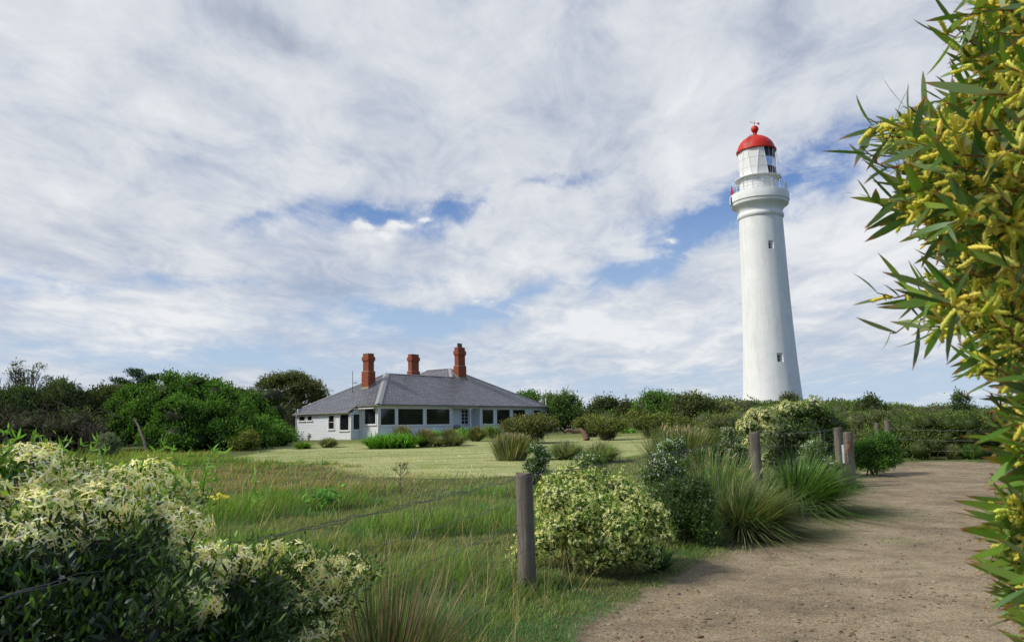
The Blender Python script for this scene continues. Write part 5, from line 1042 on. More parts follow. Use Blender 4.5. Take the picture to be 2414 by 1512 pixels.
def near_clematis():
    Y = 8.9; spec = [(1330, 1180, 0, 62), (1400, 1165, .2, 66), (1450, 1190, .1, 70), (1500, 1230, 0, 66), (1540, 1265, 0, 46), (1380, 1240, -.25, 84), (1460, 1270, -.35, 80), (1320, 1270, -.1, 56), (1270, 1270, .1, 40), (1410, 1310, -.3, 50), (1500, 1310, -.2, 44), (1290, 1215, .1, 46), (1250, 1310, .25, 28), (1345, 1130, .3, 30)]
    bl = np.array(blob_px([(a, b, Y+d, r) for a, b, d, r in spec])); c0 = bl[:, :3].mean(0); c0[2] = 0.02; root = tag(empty('clematis_bush', tuple(c0)), 'rounded bush smothered in creamy star flowers right of the near fence post', 'flowering bush', 'creamy flowered vines on the fence'); bl[:, :3] -= c0; bl[:, 2] = np.maximum(bl[:, 2], bl[:, 5]*.8)
    sb = subblobs(bl, 240, (.06, .15), zmin=-.5, flat=.9); f, _ = foliage(sb, 44000, .034, .011, CLG, jit=.25, up=.1, rand=1.0, corecol=(.035, .045, .014)); npmesh('foliage', *f[:2], LEAFG, root, f[2])
    P, N_, _ = surf(sb, 8200, low=-.8, lo=.95, hi=1.5); F_ = stars(P, N_, .026, [(.74, .73, .30), (.80, .78, .40), (.64, .66, .24)], wd=.25); npmesh('star_flowers', *F_[:2], PETAL, root, F_[2])
    ln, rd = limbs((0, .1, 0), sb, 60, .008, .3, r1=.003); FP_ = []; FN = []; lv = []
    for _ in range(130):
        q = sb[rng.integers(len(sb))]; d = rvec(1)[0]; d[2] = abs(d[2])*.8; d /= np.linalg.norm(d); a = q[:3]+d*q[3]; c = curve(a, a+d*rng.uniform(.08, .24)+np.array([0, 0, rng.uniform(-.08, .06)]), 6, .1, .06); ln.append(c); rd.append((.003, .0015))
        for z in range(2, 6):
            m = rng.integers(1, 4); FP_.append(c[z]+rng.normal(size=(m, 3))*.012); FN.append(rvec(m)+d); m = 3; D = norm(rvec(m)+d*.5); lv.append(diamonds(np.tile(c[z], (m, 1)), D, norm(np.cross(D, rvec(m))), rng.uniform(.02, .045, m), np.full(m, .011), tints(m, CLG)))
    F_ = stars(np.concatenate(FP_), norm(np.concatenate(FN)), .026, [(.74, .73, .30), (.80, .78, .40)], wd=.25); npmesh('flower_sprays', *F_[:2], PETAL, root, F_[2]); F_ = join(lv); npmesh('spray_leaves', *F_[:2], LEAFG, root, F_[2])
    t = tubesnp(ln, rd, 4, (.10, .09, .05)); npmesh('stems', *t[:2], LEAF, root, t[2])
near_clematis()
def left_clematis():
    top = [(-60, 1190, 3.3, 130), (40, 1180, 3.4, 120), (130, 1190, 3.5, 110), (210, 1190, 3.7, 100), (290, 1200, 3.9, 95), (360, 1185, 4.1, 78), (400, 1215, 4.2, 50), (60, 1270, 3.2, 130), (200, 1270, 3.4, 120), (310, 1260, 3.7, 90),
           (380, 1270, 3.7, 60), (410, 1330, 3.6, 66), (450, 1370, 3.5, 62), (500, 1340, 3.6, 36), (380, 1370, 3.5, 70), (340, 1430, 3.3, 60), (430, 1420, 3.3, 60), (350, 1320, 3.7, 60)]
    low = [(-60, 1380, 3.1, 170), (80, 1390, 3.1, 160), (220, 1370, 3.3, 140), (300, 1450, 3.2, 120), (420, 1480, 3.4, 100), (520, 1450, 3.6, 70), (560, 1400, 3.8, 44), (100, 1500, 3.0, 150), (0, 1560, 2.9, 160), (250, 1560, 3.0, 140), (480, 1570, 3.4, 110), (600, 1480, 3.8, 60), (60, 1750, 3.0, 220), (320, 1750, 3.2, 190), (540, 1700, 3.6, 150), (-100, 1700, 3.0, 200)]
    T_ = np.array(blob_px(top)); L_ = np.array(blob_px(low)); c0 = np.array([-1.9, 3.5, 0.0])
    rootB = tag(empty('dark_shrub', tuple(c0)), 'dark leafy shrub filling the lower left corner under the creamy vine', 'shrub'); lo = L_.copy(); lo[:, :3] -= c0; lo[:, 3:] *= .93
    sb = subblobs(lo, 150, (.10, .22), zmin=-.6); f, _ = foliage(sb, 60000, .045, .013, [(.014, .028, .010), (.022, .040, .012), (.035, .06, .016), (.06, .10, .025)], 'leaf', jit=.3, up=.4, corecol=(.014, .02, .007), blobvar=.3); npmesh('foliage', *f[:2], LEAFG, rootB, f[2])  # leaf tints deepened to put the corner's deep shade into the colour
    P, N_, _ = surf(sb, 420, low=-.2, lo=1.0, hi=1.08); ok = (P[:, 0] < .0) | (P[:, 2] > .7); P = P[ok]; N_ = N_[ok]; ok = fbm(P[:, 0]*4+9, P[:, 2]*4, 2) > .5; P = P[ok]; N_ = N_[ok]; F_ = stars(P, N_, .012, [(.5, .46, .46), (.6, .58, .56)], 5, .5); npmesh('small_blossom', *F_[:2], PETAL, rootB, F_[2])
    ln, rd = limbs((0, .1, 0), sb, 60, .012, .5, r1=.003); t = tubesnp(ln, rd, 4, (.12, .10, .075)); npmesh('branches', *t[:2], LEAF, rootB, t[2])
    root = tag(empty('clematis_vine', tuple(c0)), 'large mound of creamy star flowered vine at the left edge, nearest the viewer', 'flowering vine', 'creamy flowered vines on the fence'); tp = T_.copy(); tp[:, :3] -= c0
    sb = subblobs(tp, 200, (.06, .13), zmin=-.5); f, _ = foliage(sb, 24000, .034, .012, [(.065, .12, .02), (.10, .17, .028), (.14, .21, .035), (.04, .07, .014)], 'leaf', jit=.25, corecol=(.03, .04, .014)); npmesh('foliage', *f[:2], LEAFG, root, f[2])
    P, N_, _ = surf(sb, 27000, low=-.4, lo=1.05, hi=1.5); dens = sstep(.39, .56, fbm(P[:, 0]*2.6+3, P[:, 2]*3.4+1, 3)+.10*(P[:, 0] < -.3)+.12*sstep(.9, 1.3, P[:, 2])); ok = rng.random(len(P)) < dens; P = P[ok]; N_ = N_[ok]
    F_ = stars(P, N_, .030, CREAM+[(.78, .76, .58)], 4, .27, .45); npmesh('star_flowers', *F_[:2], PETAL, root, F_[2])
    # leafy shoots standing above the mound
    parts = []; ln = []
    for px, py, Y in [(40, 1035, 3.4), (80, 1030, 3.4), (150, 1040, 3.5), (190, 1048, 3.5), (250, 1065, 3.7), (385, 1050, 4.0), (410, 1060, 4.0), (500, 1062, 4.2), (530, 1068, 4.2), (330, 1080, 3.9), (480, 1090, 4.1), (600, 1120, 4.3), (230, 1040, 3.6), (20, 1010, 3.3), (440, 1075, 4.1)]:
        tip = at(px, py, Y)-c0; b = tip+np.array([-.02+rng.normal()*.06, rng.normal()*.05, -.22]); c = curve(b, tip, 7, 0, .05); ln.append(c)
        for q in range(1, 7):
            m = 4; D = norm(rvec(m)*.7+np.array([0, 0, .5])); parts.append(strips(np.tile(c[q], (m, 1)), D, norm(np.cross(D, rvec(m))), rng.uniform(.03, .06, m), rng.uniform(.008, .013, m), 'leaf', rng.uniform(.1, .5, m), tints(m, [(.13, .24, .04), (.10, .19, .03)], .15)))
    f = join(parts); npmesh('shoots', *f[:2], LEAFG, root, f[2])
    for _ in range(50): a = sb[rng.integers(len(sb)), :3]; ln.append(curve(a, a+rng.normal(size=3)*np.array([.16, .12, .05])-np.array([0, .05, .12]), 7, .05, .08))
    t = tubesnp(ln, [(.0025, .0012)]*len(ln), 4, (.09, .13, .04)); npmesh('stems', *t[:2], LEAF, root, t[2])
left_clematis()
def fence_clematis():
    spec = [(a_, b_, y_, r_*.62) for a_, b_, y_, r_ in [(600, 1315, 3.9, 30), (650, 1300, 4.0, 22), (700, 1305, 4.0, 14), (690, 1365, 4.1, 36), (740, 1335, 4.1, 34), (790, 1330, 4.3, 26), (830, 1320, 4.4, 18), (640, 1390, 4.0, 36), (760, 1375, 4.1, 44), (850, 1350, 4.4, 28), (700, 1420, 4.0, 44), (640, 1450, 3.9, 40), (780, 1430, 4.1, 40), (590, 1420, 3.8, 44), (730, 1490, 4.0, 60), (620, 1520, 3.8, 60)]]
    bl = np.array(blob_px(spec)); c0 = np.array([-.95, 4.1, 0.0]); bl[:, :3] -= c0; root = tag(empty('clematis_vine', tuple(c0)), 'straggling creamy star flowered vine hanging on the near fence wires', 'flowering vine', 'creamy flowered vines on the fence')
    sb = subblobs(bl, 90, (.03, .08), zmin=-.6); f, _ = foliage(sb, 6500, .035, .011, [(.03, .055, .016), (.05, .085, .02), (.08, .13, .03)], 'leaf', core=False, jit=.3, corecol=(.03, .04, .014)); npmesh('foliage', *f[:2], LEAFG, root, f[2])
    P, N_, _ = surf(sb, 1900, low=-.5, lo=1.0, hi=1.5); ok = fbm(P[:, 0]*5+7, P[:, 2]*5, 2)+.25*sstep(.3, .9, P[:, 2]) > .5; F_ = stars(P[ok], N_[ok], .034, CREAM, 4, .26, .5); npmesh('star_flowers', *F_[:2], PETAL, root, F_[2])
    ln, rd = limbs((0, .1, 0), sb, 40, .005, .3, r1=.002); t = tubesnp(ln, rd, 4, (.10, .09, .06)); npmesh('stems', *t[:2], LEAF, root, t[2])
fence_clematis()
tussock('reeds', 'clump of reddish stemmed sedge beside the near fence at the bottom of the picture', 770, 1060, 1345, 1640, 4.7, 700, [(.055, .085, .035), (.09, .11, .05), (.16, .12, .08), (.11, .075, .055), (.05, .07, .03)], .007, .45, .25, 0, wind=(.12, 0), base_r=.5)
tussock('tussock', 'dark leaf tussock at the path edge beside the near creamy bush', 1500, 1600, 1270, 1352, None, 260, [(.03, .06, .025), (.05, .085, .035)], .006, .8, .5, wind=(.2, 0))

# ---------------------------------------------------------------- grass fields
def grass():
    n = 210000; px = rng.uniform(-260, 1760, n); py = 1062+(1700-1062)*rng.random(n)**1.55
    d = _F[None]+_X[None]*((px-CXP)/FP)[:, None]-_U[None]*((py-CYP)/FP)[:, None]; t = -EYE/np.minimum(d[:, 2], -1e-3); P = d*t[:, None]; P[:, 2] = 0
    for _ in range(3): g = gz(P[:, 0], P[:, 1]); t = (g-EYE)/np.minimum(d[:, 2], -1e-3); P = d*t[:, None]
    x, y = P[:, 0], P[:, 1]; P[:, 2] = gz(x, y); pd = path_sd(P[:, :2]); ld = lawn_sd(P[:, :2])
    ok = (pd > -.12+.35*(fbm(x*2.3, y*2.3, 3)-.5)) & (ld > -.3+3.2*(fbm(x*.7+5, y*.7, 3)-.5)-.9*(rng.random(len(x))**3)) & (y < 56) & (y > 2.2) & (np.hypot(x-(-1.9), y-3.5) > .2); P = P[ok]; x, y, pd, ld = x[ok], y[ok], pd[ok], ld[ok]; n = len(P)
    c1 = fbm(x*.55+3, y*.55+8, 4); c2 = fbm(x*1.6, y*1.6+4, 4); c3 = fbm(x*.22+11, y*.3, 3)
    h = .12+.34*sstep(.46, .64, c1)+.16*sstep(.45, .7, c2); h = h*(.35+.65*sstep(.1, 1.6, pd)); h = np.where(y > 19, h*.8+.03, h); far = sstep(30, 40, y)*(x < -8); h = h*(1-far)+far*.62; h *= 1-.55*sstep(19, 24, y)*(x > -5)
    h *= .66*rng.uniform(.5, 1.3, n); h *= 1-.65*np.exp(-((x-.15)**2+(y-7.3)**2)/.55); pw = FP*S24/y; wd = np.maximum(.0042, .62/pw)*rng.uniform(.7, 1.4, n); wn = .3*(fbm(x*.8+20, y*.8, 2)-.3)
    D = norm(np.stack([.22+wn+rng.normal(size=n)*.28, rng.normal(size=n)*.28, np.ones(n)], 1)); D2 = norm(np.stack([rng.normal(size=n), rng.normal(size=n), np.ones(n)*2], 1)); 
    G1 = tints(n, [(.075, .14, .028), (.10, .175, .036), (.06, .115, .025), (.14, .195, .055)], .2); G2 = tints(n, [(.045, .115, .03), (.065, .15, .038), (.06, .13, .055)], .2); G3 = tints(n, [(.11, .15, .045), (.15, .17, .06), (.09, .13, .035)], .2); G4 = tints(n, [(.24, .185, .12), (.28, .22, .15), (.18, .15, .08), (.20, .14, .10)], .18)
    T = np.where((c1 > .56)[:, None], G1, np.where((c1 > .47)[:, None], G2, G3)); T = np.where((rng.random(n) < .05+.15*sstep(.5, .7, c3)*(y < 14))[:, None], G4, T)
    dry = sstep(17.5, 20.5, y+3*(c2-.5))*(1-sstep(27, 31, y))*np.where(x < -2.5, 1, .45); T = np.where((rng.random(n) < dry*.62)[:, None], G4, T); T = np.where((rng.random(n) < far)[:, None], tints(n, [(.15, .19, .05), (.19, .22, .07)], .15), T)
    f = strips(P, D, norm(np.cross(np.cross(D, [0, 0, 1.]), D)+np.array([-.3, 0, .2])), h, wd, 'blade', rng.uniform(.0, .55, n), T); o = npmesh('long_grass', *f[:2], GRASSM, None, f[2]); tag(o, 'long rough grass of the paddock between the fence and the mown lawn', 'grass', kind='stuff')
    # loose straws
    k_ = rng.permutation(n)[:1400]; k_ = k_[(y[k_] < 16) & (pd[k_] > .3)]; m = len(k_); Dd = norm(np.stack([.2+rng.normal(size=m)*.3, rng.normal(size=m)*.3, np.ones(m)], 1)); f = strips(P[k_], Dd, rvec(m), rng.uniform(.3, .6, m), np.maximum(.003, .5/pw[k_]), 'blade', rng.uniform(0, .4, m), tints(m, [(.32, .26, .15), (.26, .2, .12)], .15)); tag(npmesh('dry_straw', *f[:2], GRASSM, None, f[2]), 'thin dry straws standing in the rough grass', 'dry grass', kind='stuff')
    # short turf: lawn tufts and path verge
    n = 52000; px = rng.uniform(300, 2600, n); py = rng.uniform(1034, 1320, n); d = _F[None]+_X[None]*((px-CXP)/FP)[:, None]-_U[None]*((py-CYP)/FP)[:, None]; P = None; g = np.zeros(n)
    for _ in range(5): t = (g-EYE)/np.minimum(d[:, 2], -1e-3); P = d*t[:, None]; g = gz(P[:, 0], P[:, 1])
    x, y = P[:, 0], P[:, 1]; P[:, 2] = g; pd = path_sd(P[:, :2]); ld = lawn_sd(P[:, :2]); nz = fbm(x*.5, y*1.2, 4)
    ok = (y < 62) & (((ld < .3)) | ((pd > -.4) & (pd < 2.5) & (x > 2)) | ((pd < 0) & (nz > .64))) & ~((x > -13) & (y > 63)); P, x, y, pd, ld, nz = P[ok], x[ok], y[ok], pd[ok], ld[ok], nz[ok]; n = len(P)
    h = np.where(ld < .3, .035+.04*(nz > .55), np.where(pd < 0, .02, .07))*rng.uniform(.6, 1.3, n); D = norm(np.stack([.5+rng.normal(size=n)*.6, rng.normal(size=n)*.6, np.ones(n)*.8], 1)); rw = fbm(x*.3+y*.03+5, y*.5+x*.1, 5); Lg = tints(n, [(.085, .15, .03), (.12, .18, .04)], .18); Ls = tints(n, [(.34, .34, .16), (.44, .42, .23)], .15); T = np.where((ld < .3)[:, None], np.where(((rw+rng.normal(size=n)*.14 > .49) & (y < 50))[:, None], Ls, Lg), tints(n, [(.06, .12, .022), (.09, .16, .03)], .2))
    f = strips(P, D, norm(np.cross(np.cross(D, [0, 0, 1.]), D)+1e-3), h, np.maximum(.005, .7/(FP*S24/y)), 'blade', rng.uniform(0, .6, n), T); tag(npmesh('short_grass', *f[:2], GRASSM, None, f[2]), 'short mown grass and clippings of the lawn and path verge', 'grass', kind='stuff')
grass()
def pebbles():
    n = 6500; px = rng.uniform(1180, 2500, n); py = rng.uniform(1090, 1640, n); d = _F[None]+_X[None]*((px-CXP)/FP)[:, None]-_U[None]*((py-CYP)/FP)[:, None]; P = d*(-EYE/d[:, 2])[:, None]; g = gz(P[:, 0], P[:, 1]); P = d*((g-EYE)/d[:, 2])[:, None]; P[:, 2] = g-.03; pd = path_sd(P[:, :2]); P = P[pd < -.05]; n = len(P)
    s = np.maximum(rng.gamma(2.0, .0028, n)+.003, .55/(FP*S24/P[:, 1])*rng.uniform(.5, 1, n)); base = np.array([[1, 0, 0], [0, 1, 0], [-1, 0, 0], [0, -1, 0], [.5, .5, .8], [-.6, .4, .7], [-.4, -.6, .8], [.6, -.5, .7]]); Q0 = np.array([[0, 1, 5, 4], [1, 2, 6, 5], [2, 3, 7, 6], [3, 0, 4, 7], [4, 5, 6, 7]])
    a = rng.random(n)*6.28; ca, sa = np.cos(a)[:, None], np.sin(a)[:, None]; B = base[None]*(1+.25*rng.normal(size=(n, 8, 1))); V = np.stack([B[..., 0]*ca-B[..., 1]*sa, B[..., 0]*sa+B[..., 1]*ca, B[..., 2]*.6], -1)*s[:, None, None]*np.array([1.3, .9, 1])+P[:, None]
    Q = (Q0[None]+(np.arange(n)*8)[:, None, None]).reshape(-1, 4); T = np.repeat(tints(n, [(.26, .20, .14), (.34, .29, .21), (.20, .14, .09), (.13, .095, .07), (.24, .17, .11), (.28, .23, .17)], .15), 8, 0)
    tag(npmesh('pebbles', V.reshape(-1, 3), Q, PETAL, None, T), 'small pale and brown pebbles and leaf scraps scattered over the gravel path', 'pebbles', kind='stuff')
pebbles()
def small_plants():
    # yellow flowers
    for i, (px, py) in enumerate([(424, 1166), (446, 1168), (458, 1166), (466, 1172), (480, 1168), (492, 1172), (500, 1162), (508, 1167), (516, 1169)]):
        Y = 12.5; c = at(px+18, py+2, Y); g = float(gz(c[0], c[1])); o = tag(empty('yellow_flower', (c[0], c[1], g)), 'yellow wildflower in the rough grass, '+('leftmost', 'second', 'third', 'fourth', 'fifth', 'sixth', 'seventh', 'eighth', 'rightmost')[i]+' of the nine in its row', 'flower', 'yellow wildflowers in the rough grass'); z = c[2]-g
        P = rng.normal(size=(26, 3))*np.array([.028, .028, .012])+np.array([0, 0, z]); f = stars(P, norm(rvec(26)+np.array([0, 0, 1.])), .018, [(.75, .68, .10), (.72, .66, .16)], 4, .6); npmesh('petals', *f[:2], PETAL, o, f[2]); t = tubesnp([curve((0, 0, 0), (0, 0, z), 4, 0, .03)], [(.006, .004)], 4, (.08, .14, .03)); npmesh('stem', *t[:2], LEAF, o, t[2])
    # broadleaf weed
    c = gnd(765, 1200); o = tag(empty('weed', tuple(c)), 'dark broad leaved weed clump in the bright green grass', 'plant'); m = 160; a = rng.random(m)*6.28; rad = np.stack([np.cos(a), np.sin(a), np.zeros(m)], 1); P = rad*rng.uniform(0, .35, m)[:, None]; P[:, 2] = rng.uniform(.1, .42, m); D = norm(rad*.9+rvec(m)*.4+np.array([0, 0, .3])); f = strips(P, D, norm(np.array([[0, 0, 1.]])+rvec(m)*.2), rng.uniform(.12, .24, m), rng.uniform(.04, .07, m), 'leaf', rng.uniform(.3, .8, m), tints(m, [(.05, .13, .02), (.08, .19, .03)])); npmesh('leaves', *f[:2], LEAFG, o, f[2])
    # dead thistle
    c = gnd(944, 1165); o = tag(empty('dead_thistle', tuple(c)), 'dead brown branching thistle stalk in the grass', 'plant'); L = [curve((0, 0, 0), (.02, 0, .78), 5, 0, .03)]+[curve((0, 0, z), (dx, 0, z+.2), 4, .0, .05) for z, dx in ((.3, -.2), (.42, .2), (.5, -.14), (.55, .16), (.62, .08))]; t = tubesnp(L, [(.012, .007)]*6, 5, (.06, .045, .035)); o.scale = (.8, .8, .8); npmesh('stalk', *t[:2], TWIG, o)
    f, _ = foliage([(dx, 0, z, .05, .05, .05) for z, dx in ((.5, -.2), (.62, .2), (.7, -.14), (.75, .16), (.82, .08), (.8, .0))], 240, .05, .02, [(.07, .05, .04)], core=False); npmesh('heads', *f[:2], LEAF, o, f[2])
small_plants()

# ================================================================== FENCES
POSTM = mat('weathered_post', (.2, .18, .15), .9); k = NB(POSTM)
_g = k.noise(k.coord('Object', (1, 1, .06)), 26, 6, .7); _h = k.noise(k.coord('Object', (1, 1, .5)), 2.5, 5, .6)
k.col(k.mix(.42, k.ramp(_g, [(.3, (.04, .031, .023)), (.5, (.14, .115, .085)), (.72, (.27, .235, .185))]), k.ramp(_h, [(.35, (.09, .075, .06)), (.6, (.26, .235, .20))]))); k.bump(_g, 1.0, .02)
WIREM = noisy('galvanised_wire', (.10, .10, .10), (.18, .18, .18), 20, .45, 0, metal=.6)
def post_mesh(r, h, nm='post', parent=None, seed=0):
    m = MB(); n = 20; rg = random.Random(seed); prof = [(1.03, -.3), (1.03, 0), (1.0, h*.3), (.985, h*.6), (.97, h-.03), (.93, h-.008)]; off = [1+rg.uniform(-.035, .035) for _ in range(n)]; vs = []
    for q, z in prof:
        for i in range(n): a = 2*pi*i/n; rr = r*q*off[i]; vs.append((rr*cos(a)+.012*z, rr*sin(a), z+(.012*sin(a*2+seed) if z > h-.05 else 0)))
    fs = [(i*n+j, i*n+(j+1) % n, (i+1)*n+(j+1) % n, (i+1)*n+j) for i in range(len(prof)-1) for j in range(n)]; c = len(vs); vs.append((.012*h, 0, h-.004)); b = (len(prof)-1)*n; fs += [(b+j, b+(j+1) % n, c) for j in range(n)]
    m.add(vs, fs); return m.build(nm, POSTM, parent, smooth=True)
def wire_fence(label, pts, heights, hts, postpx, rw=.0023, stays=.38, sag=.02, name='wire_fence', double=True):
    c0 = np.array(pts[0]+(float(gz(*pts[0])),)); root = tag(empty(name, tuple(c0)), label, 'fence')
    for i, (p, h, r) in enumerate(zip(pts, heights, postpx)):
        if r: o = post_mesh(r, h, 'post', root, i+3); o.location = (p[0]-c0[0], p[1]-c0[1], float(gz(*p))-c0[2]); o.rotation_euler = (rng.normal()*.01, rng.normal()*.012, rng.random()*6)
    for j, hz in enumerate(hts):
        for dbl in ((0, 1) if (double and j == len(hts)-1) else (0,)):
            line = []
            for i in range(len(pts)-1):
                a, b = np.array(pts[i]), np.array(pts[i+1]); Ls = np.linalg.norm(b-a); k_ = int(Ls/.12)+2
                for t in np.linspace(0, 1, k_)[(1 if i else 0):]:
                    q = a+(b-a)*t; off = (heights[i]*(1-t)+heights[i+1]*t)/1.12; w = .006*sin(t*Ls*9+j)+.005*sin(t*Ls*23+j*2); side = np.array([b[1]-a[1], a[0]-b[0]])/Ls*(postpx[0] or .085)*.9
                    line.append((q[0]+side[0]-c0[0], q[1]+side[1]-c0[1], float(gz(*q))+hz*off-sag*4*t*(1-t)+w+(.018*abs(sin(t*pi*Ls/.8)) if dbl else 0)-c0[2]))
            m = MB(); m.tube(line, rw*(1.15 if j == len(hts)-1 else 1), 5); m.build('wire', WIREM, root)
    if stays:
        for i in range(len(pts)-1):
            a, b = np.array(pts[i]), np.array(pts[i+1]); Ls = np.linalg.norm(b-a); side = np.array([b[1]-a[1], a[0]-b[0]])/Ls*(postpx[0] or .085)*.9; k_ = int(Ls/stays)
            if a[1] > 20: continue
            for s in range(1, k_):
                t = s/k_; q = a+(b-a)*t; line = []; off = (heights[i]*(1-t)+heights[i+1]*t)/1.12
                for j, hz in enumerate(hts): tt = t+rng.normal()*.02/Ls*3; q = a+(b-a)*tt; line.append((q[0]+side[0]-c0[0], q[1]+side[1]-c0[1], float(gz(*q))+hz*off-sag*4*t*(1-t)-c0[2]))
                m = MB(); m.tube(line, rw*.75, 4); m.build('stay_wire', WIREM, root)
    return root
p1 = gnd(1243, 1392)[:2]; p2 = at(1783, 1100, 13.9)[:2]; g1 = at(1979, 1085, 18.9)[:2]; g2 = at(2004, 1108, 18.0)[:2]
wire_fence('weathered post and twisted wire fence running from the left corner to the gate posts', [(-3.6, -1.9), (-2.3, 1.2), tuple(p1), tuple(p2), tuple(g1)], [1.1, 1.12, 1.14, 1.34, 1.28], [.17, .42, .67, .89, 1.09], [.085, .085, .088, .092, .095])
def gate():
    z = float(gz(*g2)); o = tag(empty('gate_post', (g2[0], g2[1], z)), 'thick grey gate post with a rusty chain beside the path', 'post'); pm = post_mesh(.105, 1.2, 'post', o, 9)
    ch = noisy('rusty_chain', (.22, .05, .025), (.30, .09, .04), 20, .9); m = MB(); pts = []
    for i in range(15): t = i/14; pts.append((.02+.03*sin(t*7)-.10*t*t-.06, -.115-.01*sin(t*9), 1.0-.42*t))
    for i, p in enumerate(pts):
        ring = []
        for q in range(9):
            a = 2*pi*q/8; ring.append((p[0]+(.013*cos(a) if i % 2 else .004*cos(a)), p[1]-(0 if i % 2 else .013*cos(a)), p[2]+.022*sin(a)))
        m.tube(ring, .006, 5, False)
    m.build('chain', ch, o, smooth=True)
    for zz in (.98, .72, .46): m = MB(); m.tube([(.108*cos(a), .108*sin(a), zz+.01*sin(a)) for a in np.linspace(0, 2*pi, 20)], .004, 5, False); m.build('wire_band', WIREM, o)
    mid = (g1+g2)/2; s = tag(empty('sign', (mid[0], mid[1], z+.5)), 'small pale metal sign plate hung between the two gate posts', 'sign'); m = MB(); m.box(-.13, .13, -.006, .006, -.02, .40); pl = m.build('plate', noisy('sign_paint', (.55, .60, .68), (.45, .5, .55), 5, .5), s, bevel=.003); pl.rotation_euler[2] = math.atan2((g2-g1)[1], (g2-g1)[0])
    m = MB(); m.box(-.11, .11, -.010, -.0065, .30, .33); m.box(-.11, .07, -.010, -.0065, .22, .24); m.box(-.11, .09, -.010, -.0065, .17, .19)
    q1 = at(2068, 1030, 27.5)[:2]; q2 = at(2095, 1040, 26.5)[:2]; q3 = at(2300, 1060, 24.6)[:2]; q4 = at(2520, 1060, 24.0)[:2]
    wire_fence('second post and wire fence along the foot of the dark hedge', [tuple(q1), tuple(q2), tuple(q3), tuple(q4)], [1.15, 1.27, 1.15, 1.15], [.3, .6, .9], [.09, .1, 0, 0], .004, 0, .03, double=False)
gate()

